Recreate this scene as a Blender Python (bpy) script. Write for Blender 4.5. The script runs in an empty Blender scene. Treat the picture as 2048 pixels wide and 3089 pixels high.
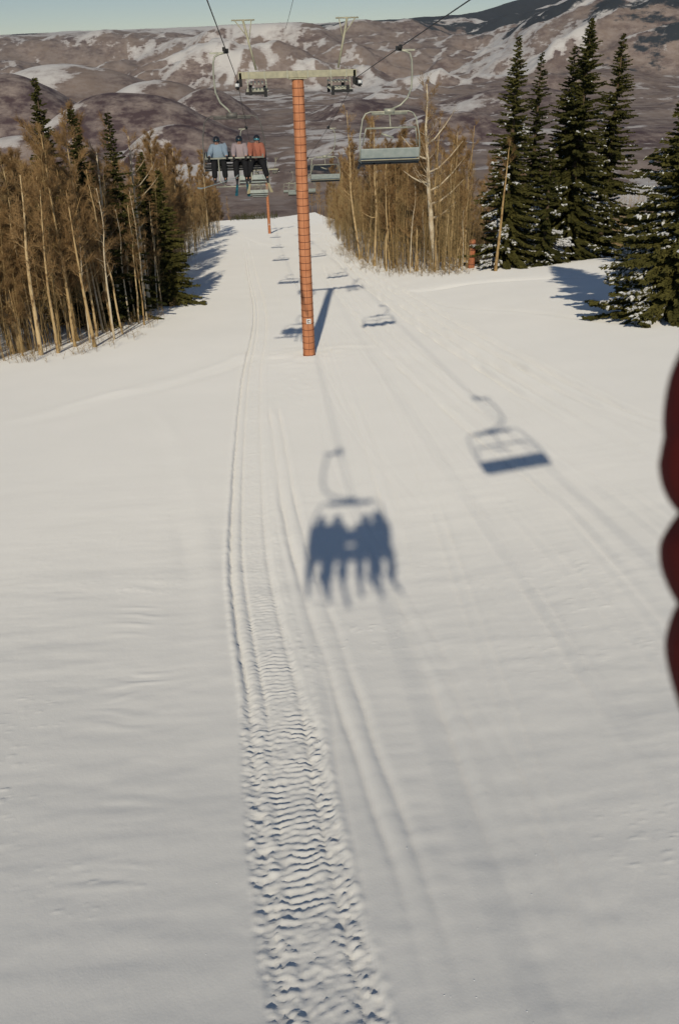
import bpy, bmesh, math, random
import numpy as np
from mathutils import Vector, Matrix
R = math.radians
rnd = random.Random(7)
scn = bpy.context.scene
COL = scn.collection

# ------------------------------------------------------------------ camera
PITCH, ROLL, YAW = R(29.1), R(1.5), R(4.22)
W_, H_, F_ = 678, 1024, 852.0
c_fw = Vector((math.sin(YAW)*math.cos(PITCH), math.cos(YAW)*math.cos(PITCH), -math.sin(PITCH)))
c_rt0 = Vector((math.cos(YAW), -math.sin(YAW), 0)); c_up0 = c_rt0.cross(c_fw)
c_rt = c_rt0*math.cos(ROLL) - c_up0*math.sin(ROLL)
c_up = c_up0*math.cos(ROLL) + c_rt0*math.sin(ROLL)
cam_d = bpy.data.cameras.new('camera'); cam = bpy.data.objects.new('camera', cam_d); COL.objects.link(cam)
cam.matrix_world = Matrix(((c_rt.x, c_up.x, -c_fw.x, 0), (c_rt.y, c_up.y, -c_fw.y, 0), (c_rt.z, c_up.z, -c_fw.z, 0), (0, 0, 0, 1)))
cam_d.sensor_fit = 'VERTICAL'; cam_d.sensor_height = 36; cam_d.sensor_width = 24
cam_d.lens = F_/H_*36
cam_d.clip_start = 0.02; cam_d.clip_end = 60000
cam_d.dof.use_dof = True; cam_d.dof.focus_distance = 30; cam_d.dof.aperture_fstop = 6.3
scn.camera = cam

# ------------------------------------------------------------------ light
SUN_AZ, SUN_EL = R(6.3), R(29.4)          # where the light travels to, and how high the sun stands
sun_dir = Vector((math.sin(SUN_AZ)*math.cos(SUN_EL), math.cos(SUN_AZ)*math.cos(SUN_EL), -math.sin(SUN_EL)))
sd_ = bpy.data.lights.new('sun', 'SUN'); sun = bpy.data.objects.new('sun', sd_); COL.objects.link(sun)
sun.rotation_euler = sun_dir.to_track_quat('-Z', 'Y').to_euler()
sd_.energy = 3.5; sd_.angle = R(0.7); sd_.color = (1.0, 0.895, 0.71)
w = bpy.data.worlds.new('World'); scn.world = w; w.use_nodes = True
nt = w.node_tree; bg = nt.nodes['Background']
sky = nt.nodes.new('ShaderNodeTexSky'); sky.sky_type = 'NISHITA'; sky.sun_disc = False
sky.sun_elevation = SUN_EL; sky.sun_rotation = R(180) + SUN_AZ
sky.altitude = 2600; sky.air_density = 0.8; sky.dust_density = 0.1; sky.ozone_density = 1.0
wm = nt.nodes.new('ShaderNodeMix'); wm.data_type = 'RGBA'; wm.blend_type = 'MULTIPLY'; wm.inputs[0].default_value = 1; wm.inputs[7].default_value = (1.0, .96, .87, 1)
nt.links.new(sky.outputs[0], wm.inputs[6]); nt.links.new(wm.outputs[2], bg.inputs[0]); bg.inputs[1].default_value = 0.112
scn.view_settings.view_transform = 'Standard'; scn.view_settings.look = 'None'
scn.view_settings.exposure = -0.40; scn.view_settings.gamma = 1

# ------------------------------------------------------------------ noise
def _hash(ix, iy, s):
    n = (ix.astype(np.int64)*374761393 + iy.astype(np.int64)*668265263 + s*1442695041) & 0x7fffffff
    n = ((n ^ (n >> 13))*1274126177) & 0x7fffffff
    return ((n ^ (n >> 16)) & 0xffff)/32767.5 - 1.0
def vnoise(x, y, s=0):
    x = np.asarray(x, float); y = np.asarray(y, float)
    ix = np.floor(x); iy = np.floor(y); fx = x-ix; fy = y-iy
    fx = fx*fx*fx*(fx*(fx*6-15)+10); fy = fy*fy*fy*(fy*(fy*6-15)+10)
    a = _hash(ix, iy, s); b = _hash(ix+1, iy, s); c = _hash(ix, iy+1, s); d = _hash(ix+1, iy+1, s)
    return (a*(1-fx)+b*fx)*(1-fy)+(c*(1-fx)+d*fx)*fy
def fbm(x, y, s=0, o=4, g=.5):
    t = 0; a = 1
    for i in range(o):
        t = t + a*vnoise(x*2**i+i*17.3, y*2**i-i*9.1, s+i); a *= g
    return t
def sstep(x, a, b):
    t = np.clip((x-a)/(b-a), 0, 1); return t*t*(3-2*t)
def softp(x, k=2.0): return k*np.logaddexp(0, x/k)

# ------------------------------------------------------------------ terrain function
TWR = (1.78, 42.5)
def base_h(x, y):
    x = np.asarray(x, float); y = np.asarray(y, float)
    z = -7.925 - .15*y - .0007*np.maximum(y-300, 0)**2*(y < 560) - (.0007*260**2+.364*(y-560))*(y >= 560)
    z = z + .10*np.minimum(softp(x-3.5, 1.2), 24) * sstep(y, -6, 16)
    z = z - .14*softp(y-70, 4)*sstep(x, 17, 25)*(y < 200) - (.14*130)*sstep(x, 17, 25)*(y >= 200)
    z = z - .03*softp(-x-16, 3)
    far = sstep(y, 8, 60)
    z = z + fbm(x/19, y/24, 3, 3)*.16*far
    z = z + fbm(x/4.6, y/7.5, 11, 2)*.03
    return z
def bh(x, y): return float(base_h(np.array([x]), np.array([y]))[0])
def ray(px, py):
    v = c_fw + c_rt*((px-W_/2)/F_) - c_up*((py-H_/2)/F_); return v
def hit(px, py):                       # where a line of sight meets the snow
    v = ray(px, py); t0 = 1.0
    t = 2.0
    while t < 700:
        p = v*t
        if p.z < bh(p.x, p.y):
            lo, hi = t0, t
            for _ in range(30):
                m = (lo+hi)/2; q = v*m
                if q.z < bh(q.x, q.y): hi = m
                else: lo = m
            return v*hi
        t0 = t; t *= 1.03
    return v*300
def at_y(px, py, Y): v = ray(px, py); return v*(Y/v.y)

# ------------------------------------------------------------------ materials
def mat(name, col, rough=.6, metal=0, spec=.4, bump=None, var=None, noise_scale=4):
    m = bpy.data.materials.new(name); m.use_nodes = True; n = m.node_tree; b = n.nodes['Principled BSDF']
    b.inputs['Base Color'].default_value = (*col, 1); b.inputs['Roughness'].default_value = rough
    b.inputs['Metallic'].default_value = metal; b.inputs['Specular IOR Level'].default_value = spec
    tc = n.nodes.new('ShaderNodeTexCoord')
    if var:
        t = n.nodes.new('ShaderNodeTexNoise'); t.inputs['Scale'].default_value = noise_scale; t.inputs['Detail'].default_value = 5
        n.links.new(tc.outputs['Object'], t.inputs['Vector'])
        r = n.nodes.new('ShaderNodeValToRGB'); r.color_ramp.elements[0].position = .34; r.color_ramp.elements[1].position = .66
        r.color_ramp.elements[0].color = (*var, 1); r.color_ramp.elements[1].color = (*col, 1)
        n.links.new(t.outputs[0], r.inputs[0]); n.links.new(r.outputs[0], b.inputs['Base Color'])
    if bump:
        t = n.nodes.new('ShaderNodeTexNoise'); t.inputs['Scale'].default_value = bump[0]; t.inputs['Detail'].default_value = 4
        n.links.new(tc.outputs['Object'], t.inputs['Vector'])
        u = n.nodes.new('ShaderNodeBump'); u.inputs['Strength'].default_value = bump[1]; u.inputs['Distance'].default_value = bump[2]
        n.links.new(t.outputs[0], u.inputs['Height']); n.links.new(u.outputs[0], b.inputs['Normal'])
    return m
M_orange = mat('orange_paint', (.70, .30, .145), .65, var=(.58, .225, .10), noise_scale=3)
M_band = mat('dark_band', (.16, .055, .03), .7)
M_galv = mat('galvanised_steel', (.50, .50, .40), .5, .35, var=(.36, .36, .29), noise_scale=6)
M_beam = mat('cream_steel', (.50, .47, .33), .6, .1, var=(.38, .36, .26), noise_scale=5)
M_dark = mat('dark_steel', (.03, .03, .03), .5, .5)
M_rubber = mat('black_rubber', (.02, .02, .02), .8)
M_rope = mat('steel_rope', (.035, .035, .04), .6, .4)
M_seat = mat('grey_seat_vinyl', (.40, .44, .41), .5, var=(.31, .36, .34), noise_scale=5)
M_seatblk = mat('black_seat_vinyl', (.02, .02, .022), .6)
M_weath = mat('weathered_steel', (.20, .19, .17), .6, .3, var=(.13, .12, .11))
M_white = mat('white_paint', (.8, .8, .78), .5)
M_skin = mat('skin', (.5, .28, .19), .6)
def bark():
    m = mat('aspen_bark', (.62, .53, .36), .8)
    n = m.node_tree; b = n.nodes['Principled BSDF']; tc = [x for x in n.nodes if x.type == 'TEX_COORD'][0]
    mp = n.nodes.new('ShaderNodeMapping'); mp.inputs['Scale'].default_value = (2.2, 2.2, 1.1)
    n.links.new(tc.outputs['Object'], mp.inputs[0])
    t = n.nodes.new('ShaderNodeTexNoise'); t.inputs['Scale'].default_value = 2.2; t.inputs['Detail'].default_value = 6; n.links.new(mp.outputs[0], t.inputs['Vector'])
    oi = n.nodes.new('ShaderNodeObjectInfo')
    r = n.nodes.new('ShaderNodeValToRGB'); e = r.color_ramp.elements
    e[0].position = .30; e[0].color = (.06, .035, .018, 1); e[1].position = .50; e[1].color = (.74, .60, .38, 1)
    e2 = e.new(.38); e2.color = (.40, .28, .15, 1)
    n.links.new(t.outputs[0], r.inputs[0])
    mx = n.nodes.new('ShaderNodeMix'); mx.data_type = 'RGBA'; mx.blend_type = 'MULTIPLY'; mx.inputs[0].default_value = 1
    r2 = n.nodes.new('ShaderNodeValToRGB'); r2.color_ramp.elements[0].color = (.62, .50, .32, 1); r2.color_ramp.elements[1].color = (1, .95, .85, 1)
    n.links.new(oi.outputs['Random'], r2.inputs[0]); n.links.new(r.outputs[0], mx.inputs[6]); n.links.new(r2.outputs[0], mx.inputs[7])
    n.links.new(mx.outputs[2], b.inputs['Base Color'])
    return m
M_bark = bark()
M_bright = mat('pale_aspen_bark', (.82, .73, .55), .8, var=(.55, .42, .26), noise_scale=1.6)
def rndcol(name, c0, c1, nscale, rough=.9):
    m = mat(name, c1, rough, spec=.1)
    n = m.node_tree; b = n.nodes['Principled BSDF']; tc = [x for x in n.nodes if x.type == 'TEX_COORD'][0]
    t = n.nodes.new('ShaderNodeTexNoise'); t.inputs['Scale'].default_value = nscale; t.inputs['Detail'].default_value = 3
    n.links.new(tc.outputs['Object'], t.inputs['Vector'])
    oi = n.nodes.new('ShaderNodeObjectInfo')
    ad = n.nodes.new('ShaderNodeMath'); ad.operation = 'MULTIPLY_ADD'; ad.inputs[1].default_value = .3
    n.links.new(oi.outputs['Random'], ad.inputs[0]); n.links.new(t.outputs[0], ad.inputs[2])
    r = n.nodes.new('ShaderNodeValToRGB'); r.color_ramp.elements[0].position = .4; r.color_ramp.elements[1].position = .9
    r.color_ramp.elements[0].color = (*c0, 1); r.color_ramp.elements[1].color = (*c1, 1)
    n.links.new(ad.outputs[0], r.inputs[0]); n.links.new(r.outputs[0], b.inputs['Base Color'])
    return m
M_twig = rndcol('bare_twigs', (.185, .110, .048), (.44, .285, .135), .6)
M_needle = rndcol('spruce_needles', (.036, .040, .012), (.125, .115, .034), 1.1)
M_sbark = mat('spruce_bark', (.12, .08, .05), .9)
M_brush = rndcol('dry_brush', (.19, .125, .05), (.46, .33, .16), .5)

def snow_mat(name, tracks=True):
    m = bpy.data.materials.new(name); m.use_nodes = True; n = m.node_tree; b = n.nodes['Principled BSDF']
    b.inputs['Roughness'].default_value = .75; b.inputs['Specular IOR Level'].default_value = .15
    if 'Diffuse Roughness' in b.inputs: b.inputs['Diffuse Roughness'].default_value = .8
    tc = n.nodes.new('ShaderNodeTexCoord')
    t0 = n.nodes.new('ShaderNodeTexNoise'); t0.inputs['Scale'].default_value = .35; t0.inputs['Detail'].default_value = 4
    n.links.new(tc.outputs['Object'], t0.inputs['Vector'])
    r = n.nodes.new('ShaderNodeValToRGB'); r.color_ramp.elements[0].color = (.80, .80, .785, 1); r.color_ramp.elements[1].color = (.87, .865, .85, 1)
    n.links.new(t0.outputs[0], r.inputs[0]); n.links.new(r.outputs[0], b.inputs['Base Color'])
    prev = None
    for sc, st, d, stretch in ((1.4, .5, .03, (1, .45, 1)), (6.5, .45, .010, (1, .7, 1)), (34, .5, .0035, (1, 1, 1))):
        mp = n.nodes.new('ShaderNodeMapping'); mp.inputs['Scale'].default_value = stretch; mp.inputs['Rotation'].default_value = (0, 0, R(18))
        n.links.new(tc.outputs['Object'], mp.inputs[0])
        t = n.nodes.new('ShaderNodeTexNoise'); t.inputs['Scale'].default_value = sc; t.inputs['Detail'].default_value = 4
        n.links.new(mp.outputs[0], t.inputs['Vector'])
        u = n.nodes.new('ShaderNodeBump'); u.inputs['Strength'].default_value = st; u.inputs['Distance'].default_value = d
        n.links.new(t.outputs[0], u.inputs['Height'])
        if prev: n.links.new(prev.outputs[0], u.inputs['Normal'])
        prev = u
    n.links.new(prev.outputs[0], b.inputs['Normal'])
    return m
M_snow = snow_mat('snow')
M_snowload = mat('branch_snow', (.78, .79, .80), .8, spec=.1)

# ------------------------------------------------------------------ object helpers
def tag(o, label=None, cat=None, group=None, kind=None):
    if label: o['label'] = label
    if cat: o['category'] = cat
    if group: o['group'] = group
    if kind: o['kind'] = kind
    return o
def empty(name, loc, rz=0, label=None, cat=None, group=None):
    o = bpy.data.objects.new(name, None); COL.objects.link(o); o.location = loc; o.rotation_euler = (0, 0, rz)
    o.empty_display_size = .2
    return tag(o, label, cat, group)
def link(name, me, m, parent=None, smooth=True):
    o = bpy.data.objects.new(name, me); COL.objects.link(o)
    if m: me.materials.append(m)
    if smooth and len(me.polygons): me.polygons.foreach_set('use_smooth', [True]*len(me.polygons))
    if parent: o.parent = parent
    return o
def copy_tree(o, parent=None):
    c = o.copy(); COL.objects.link(c); c.parent = parent
    for ch in list(o.children): copy_tree(ch, c)
    return c
class MB:
    def __init__(s): s.v = []; s.f = []
    def box(s, c, d, rot=None):
        n = len(s.v)
        for z in (-.5, .5):
            for x, y in ((-.5, -.5), (.5, -.5), (.5, .5), (-.5, .5)):
                p = Vector((x*d[0], y*d[1], z*d[2]))
                if rot is not None: p = rot @ p
                s.v.append((p.x+c[0], p.y+c[1], p.z+c[2]))
        for q in ((0, 3, 2, 1), (4, 5, 6, 7), (0, 1, 5, 4), (1, 2, 6, 5), (2, 3, 7, 6), (3, 0, 4, 7)): s.f.append(tuple(n+i for i in q))
        return s
    def tube(s, pts, r, k=8, cap=True, ref=None):
        pts = [Vector(p) for p in pts]; rs = r if isinstance(r, (list, tuple)) else [r]*len(pts)
        n0 = len(s.v); prevx = None
        for i, p in enumerate(pts):
            t = (pts[min(i+1, len(pts)-1)] - pts[max(i-1, 0)]).normalized()
            if prevx is None:
                a = Vector((0, 0, 1)) if abs(t.z) < .9 else Vector((1, 0, 0))
                x = t.cross(a).normalized()
            else: x = (prevx - t*prevx.dot(t)).normalized()
            prevx = x; y = t.cross(x)
            for j in range(k):
                an = 2*math.pi*j/k; q = p + (x*math.cos(an)+y*math.sin(an))*rs[i]; s.v.append(tuple(q))
        for i in range(len(pts)-1):
            for j in range(k):
                a = n0+i*k+j; b = n0+i*k+(j+1) % k; s.f.append((a, b, b+k, a+k))
        if cap:
            s.f.append(tuple(n0+j for j in reversed(range(k)))); s.f.append(tuple(n0+(len(pts)-1)*k+j for j in range(k)))
        return s
    def lathe(s, c, prof, axis='Z', k=20):
        n0 = len(s.v)
        for (r, h) in prof:
            for j in range(k):
                a = 2*math.pi*j/k; u, v_ = r*math.cos(a), r*math.sin(a)
                p = {'Z': (u, v_, h), 'X': (h, u, v_), 'Y': (v_, h, u)}[axis]; s.v.append((p[0]+c[0], p[1]+c[1], p[2]+c[2]))
        for i in range(len(prof)-1):
            for j in range(k):
                a = n0+i*k+j; b = n0+i*k+(j+1) % k; s.f.append((a, b, b+k, a+k))
        s.f.append(tuple(n0+j for j in reversed(range(k)))); s.f.append(tuple(n0+(len(prof)-1)*k+j for j in range(k)))
        return s
    def build(s, name, m, parent=None, smooth=False, bevel=0):
        me = bpy.data.meshes.new(name); me.from_pydata(s.v, [], s.f); me.update()
        o = link(name, me, m, parent, smooth)
        if bevel:
            b = o.modifiers.new('bevel', 'BEVEL'); b.width = bevel; b.segments = 2; b.limit_method = 'ANGLE'
        return o
def np_mesh(name, V, Fq, m, parent=None, smooth=True):
    V = np.asarray(V, np.float32); Fq = np.asarray(Fq, np.int32); k = Fq.shape[1]
    me = bpy.data.meshes.new(name); me.vertices.add(len(V)); me.vertices.foreach_set('co', V.ravel())
    me.loops.add(Fq.size); me.loops.foreach_set('vertex_index', Fq.ravel())
    me.polygons.add(len(Fq)); me.polygons.foreach_set('loop_start', np.arange(0, Fq.size, k, dtype=np.int32))
    me.polygons.foreach_set('loop_total', np.full(len(Fq), k, np.int32))
    me.polygons.foreach_set('use_smooth', np.full(len(Fq), smooth))
    me.update(calc_edges=True)
    o = bpy.data.objects.new(name, me); COL.objects.link(o)
    if m: me.materials.append(m)
    if parent: o.parent = parent
    return o
def grid_faces(nx, ny):
    i = np.arange(nx-1); j = np.arange(ny-1); I, J = np.meshgrid(i, j); a = (J*nx+I).ravel()
    return np.stack([a, a+1, a+1+nx, a+nx], 1)

# ------------------------------------------------------------------ snow slope
def axis_pts(a, b, fine, grow, lo, hi):
    core = list(np.arange(a, b, fine)); out = []; x = b; st = fine
    while x < hi: out.append(x); st = fine + grow*(x-b); x += st
    neg = []; x = a-fine; 
    while x > lo: neg.append(x); st = fine + grow*(a-x); x -= st
    return np.array(neg[::-1]+core+out)
GX = axis_pts(-2.6, 2.0, .034, .0085, -190, 230)
GY = axis_pts(4.4, 11.5, .023, .0046, -40, 610)
neg = GY[GY < 4.4]; GY = np.concatenate([np.linspace(-40, 3.6, 60), GY[GY > 3.7]])
X, Y = np.meshgrid(GX, GY); nx, ny = len(GX), len(GY)
Z = base_h(X, Y)
def world_path(px):
    P = [hit(a, b) for a, b in px]; P = np.array([(p.x, p.y) for p in P])
    t = np.arange(len(P)); tt = np.linspace(0, len(P)-1, (len(P)-1)*7+1)        # smooth through the points
    out = []
    for u in tt:
        i = min(int(u), len(P)-2); f = u-i
        p0 = P[max(i-1, 0)]; p1 = P[i]; p2 = P[i+1]; p3 = P[min(i+2, len(P)-1)]
        out.append(.5*((2*p1)+(-p0+p2)*f+(2*p0-5*p1+4*p2-p3)*f*f+(-p0+3*p1-3*p2+p3)*f**3))
    return np.array(out)
def path_coords(P, X, Y, reach):
    """signed offset across and distance along a path for every grid point near it"""
    D = np.full(X.shape, 1e9); O = np.zeros(X.shape); S = np.zeros(X.shape); s0 = 0
    for a, b in zip(P[:-1], P[1:]):
        d = b-a; L = np.hypot(*d)
        if L < 1e-6: continue
        m = (X > min(a[0], b[0])-reach) & (X < max(a[0], b[0])+reach) & (Y > min(a[1], b[1])-reach) & (Y < max(a[1], b[1])+reach)
        if m.any():
            x = X[m]-a[0]; y = Y[m]-a[1]; t = np.clip((x*d[0]+y*d[1])/L**2, 0, 1)
            ex = x-t*d[0]; ey = y-t*d[1]; dd = np.hypot(ex, ey); sg = np.where(ex*d[1]-ey*d[0] >= 0, 1, -1)
            cur = D[m]; bet = dd < cur
            cur = np.where(bet, dd, cur); D[m] = cur
            o = O[m]; O[m] = np.where(bet, dd*sg, o); q = S[m]; S[m] = np.where(bet, s0+t*L, q)
        s0 += L
    return D, O, S
def g(o, c, w): return np.exp(-((o-c)/w)**2)
# the machine track with its cross ridges, running down the middle
MT = world_path([(352, 1120), (331, 1020), (312, 930), (298, 850), (287, 775), (277, 700), (262, 630), (251, 560), (249, 490), (250, 420), (253, 370), (259, 335), (259, 305), (252, 275), (247, 250), (243, 232)])
D, O, S = path_coords(MT, X, Y, 3)
on = D < 1.6
near = 1-sstep(Y, 9.5, 11.5)
nz = vnoise(X*9, Y*9, 21); nz2 = vnoise(X*3.1, Y*3.1, 22); nz3 = fbm(X*16, Y*16, 23, 3)
hw = .50 + .12*near + .03*nz2
inside = sstep(hw - np.abs(O+.02), -.03, .05)
rid_phase = S/.118 + .6*nz2 + .25*vnoise(X*5, Y*2, 27) + .9*(O*1.2)**2 + .15*nz
ridge = np.sin(2*np.pi*rid_phase); ridge = np.sign(ridge)*np.abs(ridge)**.8
dz = -.045*inside
dz += inside*sstep(.33-np.abs(O-.04), -.05, .08)*(.006+.0028*near)*ridge*np.clip(.75+1.1*vnoise(X*2.2, Y*2.6, 28), 0, 1.5)
dz += -.045*g(O, -.20, .035)*(1-near*.7) - .040*g(O, .36, .05) + .03*g(O, -.33, .07)
dz += -.055*g(O, -.47-.015*nz2, .035)*(1-near) + .02*g(O, -.56, .05)
dz += near*inside*.012*nz3 + near*(g(O, -.42, .16)+g(O, .45, .14))*(.015*nz+.011*nz3 - .006)
dz += (1-near)*inside*.008*nz3
dz += .028*g(O, -.60, .045)*(.7+.5*nz) + .016*g(O, .62, .06)*(.6+.7*nz)
dz += (1-near)*.012*inside
fade = 1-sstep(Y, 60, 220)
Z += np.where(on, dz*fade*(1+sstep(Y, 25, 60)*1.0), 0)
# long soft grooves left by skis and the groomer
def groove(px, prof, reach=2.5, fade_y=(80, 200), wob=.0):
    global Z
    P = world_path(px); D, O, S = path_coords(P, X, Y, reach)
    L = np.sum(np.hypot(*np.diff(P, axis=0).T))
    e = sstep(S, 0, L*.12)*(1-sstep(S, L*.9, L))*(1-sstep(Y, *fade_y))
    h = 0
    for c, w, a in prof: h = h + a*g(O+.03*vnoise(S*.8, c*9, 5), c, w)
    Z += np.where(D < reach, 1.9*h*e*(.75+.5*vnoise(S*.5, O*2, 9)), 0)
groove([(468, 1075), (405, 860), (362, 740), (332, 650), (312, 590), (292, 520), (280, 450), (272, 400)], [(-.18, .07, -.035), (.18, .07, -.035), (0, .12, .015), (.34, .1, .01)])
groove([(600, 1080), (530, 930), (480, 800), (440, 690), (408, 610), (384, 500), (362, 430), (344, 380)], [(-.1, .09, -.03), (.1, .1, .012), (.3, .09, -.02)])
groove([(690, 830), (600, 690), (520, 570), (455, 480), (405, 400), (372, 350), (352, 322)], [(-.2, .07, -.018), (.1, .08, -.018), (0, .1, .008)])
groove([(700, 600), (600, 505), (520, 445), (455, 395), (405, 352), (372, 318), (350, 296), (338, 280), (330, 262)], [(-.9, .10, -.05), (-.7, .10, .035), (-.3, .12, -.035), (.2, .13, -.04), (.5, .1, .035)], 3.5)
groove([(715, 480), (640, 440), (560, 396), (500, 362), (445, 330), (405, 303), (370, 280), (350, 262), (336, 246), (326, 232)], [(-1.1, .12, -.12), (-.8, .12, .08), (-.4, .11, -.11), (0, .12, .08), (.35, .11, -.12), (.7, .11, .08), (1.1, .12, -.11), (1.35, .12, .05)], 3.5)
groove([(715, 448), (660, 424), (590, 398), (520, 362)], [(-.3, .13, -.04), (.2, .13, -.04), (0, .12, .03)])
groove([(640, 278), (580, 276), (520, 279), (470, 283), (425, 290), (395, 291)], [(-.5, .25, -.08), (0, .25, .06), (.6, .25, -.07)], 3)
groove([(400, 250+30), (440, 305), (520, 312), (600, 322), (678, 332)], [(-.2, .25, -.04), (.3, .25, .03)], 3)
groove([(150, 400), (175, 440), (195, 500), (210, 560), (214, 620), (205, 680)], [(0, .3, .012), (.6, .25, -.008)], 2)
groove([(380, 1100), (352, 900), (330, 780), (318, 690), (296, 600), (278, 520), (270, 470)], [(0, .06, .012), (.14, .05, -.014)], 1.5)
groove([(560, 1100), (640, 1300)], [(0, .1, -.01)], 1)
groove([(0, 425), (110, 395), (200, 372), (248, 352)], [(0, .5, .05), (.9, .4, -.04)], 3)
groove([(262, 360), (300, 352), (340, 347), (380, 346)], [(0, .5, .03), (-.7, .3, .02), (.6, .3, -.02)], 3)
groove([(225, 228), (262, 244), (330, 240)], [(0, .4, -.12), (.9, .4, .06)], 3, (160, 300))
groove([(262, 233), (300, 232), (345, 236)], [(0, .5, -.15)], 3, (180, 300))
# wind lips left of the track, small heaps by the tower
lm = g(X, -2.2-.05*Y-.15*np.sin(Y*.5), .5)*(1-sstep(Y, 14, 21))*sstep(Y, 5.5, 7)
wr = np.sin(2*np.pi*(Y/.42+.25*X+.5*vnoise(X*1.2, Y*1.4, 40))); Z += lm*.012*np.clip(wr, -.2, 1)*np.clip(vnoise(X*.9, Y*2.2, 41)+.3, 0, 1)
wr2 = fbm(X*.55, Y*1.5, 44, 3); Z += .012*wr2*(1-sstep(Y, 18, 30))
pk = np.exp(-(((X-TWR[0])/2.4)**2+((Y-TWR[1])/2.6)**2)); Z += pk*(.07+.05*fbm(X*1.5, Y*1.5, 51, 3))
Z -= .05*np.exp(-(((X-TWR[0])/.55)**2+((Y-TWR[1])/.55)**2))
cr = np.exp(-(((X-.9)/1.1)**2+((Y-36)/5)**2)); Z += cr*.018*vnoise(X*5, Y*2.5, 55)
Z += (fbm(X*.8+Y*.2, Y*3.2, 64, 3)*.007*np.clip(vnoise(X*.35, Y*.5, 66)+.35, 0, 1))*(1-sstep(Y, 16, 26))
cd = np.sin(2*np.pi*(X+.25*vnoise(X*.1, Y*.06, 70))/.42); Z += cd*.006*np.clip(vnoise(X*.13, Y*.05, 71)+.4, 0, 1)*sstep(X, 1.5, 4)*(1-sstep(X, 15, 20))*(1-sstep(Y, 60, 90))
for q in range(14):
    r_ = random.Random(300+q); xx = r_.uniform(1.5, 14); am = r_.uniform(.012, .03); wv = r_.uniform(.4, 1.6); ph = r_.uniform(0, 6)
    cx_ = xx+wv*np.sin(Y/r_.uniform(9, 22)+ph)-.03*(Y-20)*r_.uniform(-1, 1.4)
    for dd in (-.14, .14): Z -= am*g(X, cx_+dd, .06)*(1-sstep(Y, 70, 110))*np.clip(vnoise(Y*.05+q, 0*Y, 72)+.55, 0, 1)
# crumbs of thrown snow
Z += .006*np.clip(vnoise(X*14, Y*14, 60)-.62, 0, 1)*8*np.clip(vnoise(X*.7, Y*.7, 61), 0, 1)*(Y < 22)
V = np.stack([X.ravel(), Y.ravel(), Z.ravel()], 1)
ground = np_mesh('snow_ground', V, grid_faces(nx, ny), M_snow); tag(ground, kind='structure')

cbm = []; crr = np.random.default_rng(5)
cV = []; cF = []  # small lumps, paler than the ground, added to stand in for glints on the snow
for q in range(130):
    yy = 4.6+crr.random()**1.5*22; xx = crr.uniform(-.28, .40)*yy+.08*yy; rr0 = crr.uniform(.006, .010)*(1+yy*.03); zz = float(np.interp(yy, GY, Z[:, int(np.argmin(np.abs(GX-xx)))]))
    n0 = len(cV)
    for dz_, k_ in ((-.7, 1.1), (.1, .9)):
        for j in range(5): an = 1.2566*j+crr.uniform(-.3, .3); cV.append((xx+rr0*k_*math.cos(an), yy+rr0*k_*math.sin(an), zz+rr0*dz_))
    cV.append((xx, yy, zz+rr0*.6))
    for j in range(5): cF.append((n0+j, n0+(j+1) % 5, n0+5+(j+1) % 5, n0+5+j)); cF.append((n0+5+j, n0+5+(j+1) % 5, n0+10))
me_ = bpy.data.meshes.new('sparkle_crumbs'); me_.from_pydata(cV, [], cF); me_.update()
tag(link('sparkle_crumbs', me_, mat('sparkle_snow', (.93, .93, .92), .5)), 'tiny bright crumbs added as snow sparkle over the near slope', 'snow', None, 'stuff')

# ------------------------------------------------------------------ valley and mountains
def prof(y, pts):
    return np.interp(y, [p[0] for p in pts], [p[1] for p in pts])
az = np.radians(np.arange(-34, 42, .11)); rr = 560*np.exp(np.arange(0, math.log(24), .0075))
A, RR = np.meshgrid(az, rr); MX = RR*np.sin(A); MY = RR*np.cos(A)
bz = prof(RR, [(560, -178), (700, -205), (1100, -262), (1700, -310), (2400, -300), (3300, -235), (4500, -150), (6000, -40), (7600, 65), (8600, 118), (9400, 120), (13500, 0)])
azd = np.degrees(A)
bz += RR*prof(azd, [(-20, -.004), (-12, -.002), (0, 0), (8, .002), (13, .006), (16, .016), (20, .035), (28, .06), (45, .06)])*sstep(RR, 3500, 8600)
def ridged(x, y, s, o=4):
    t = 0; a = 1
    for i in range(o): t = t + a*(1-2*np.abs(vnoise(x*2**i+3.1*i, y*2**i, s+i))); a *= .48
    return t
wx = MX + 260*fbm(MX/1500, MY/1500, 70, 2); wy = MY + 260*fbm(MX/1500, MY/1500, 74, 2)
hills = fbm(wx/900, wy/700, 80, 4, .45)
rdg = ridged(wx/1150, wy/1300, 90, 6)
amp = prof(RR, [(560, 4), (1100, 22), (1800, 70), (3000, 120), (5000, 115), (7000, 60), (8600, 10), (9500, 20), (13500, 0)])
MZ = bz + 1.75*amp*(.78*hills + .45*(rdg-.4)) + prof(RR, [(560, 0), (2500, 9), (6000, 20), (8300, 6), (9000, 3), (13500, 0)])*fbm(MX/140, MY/140, 99, 3)
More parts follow.
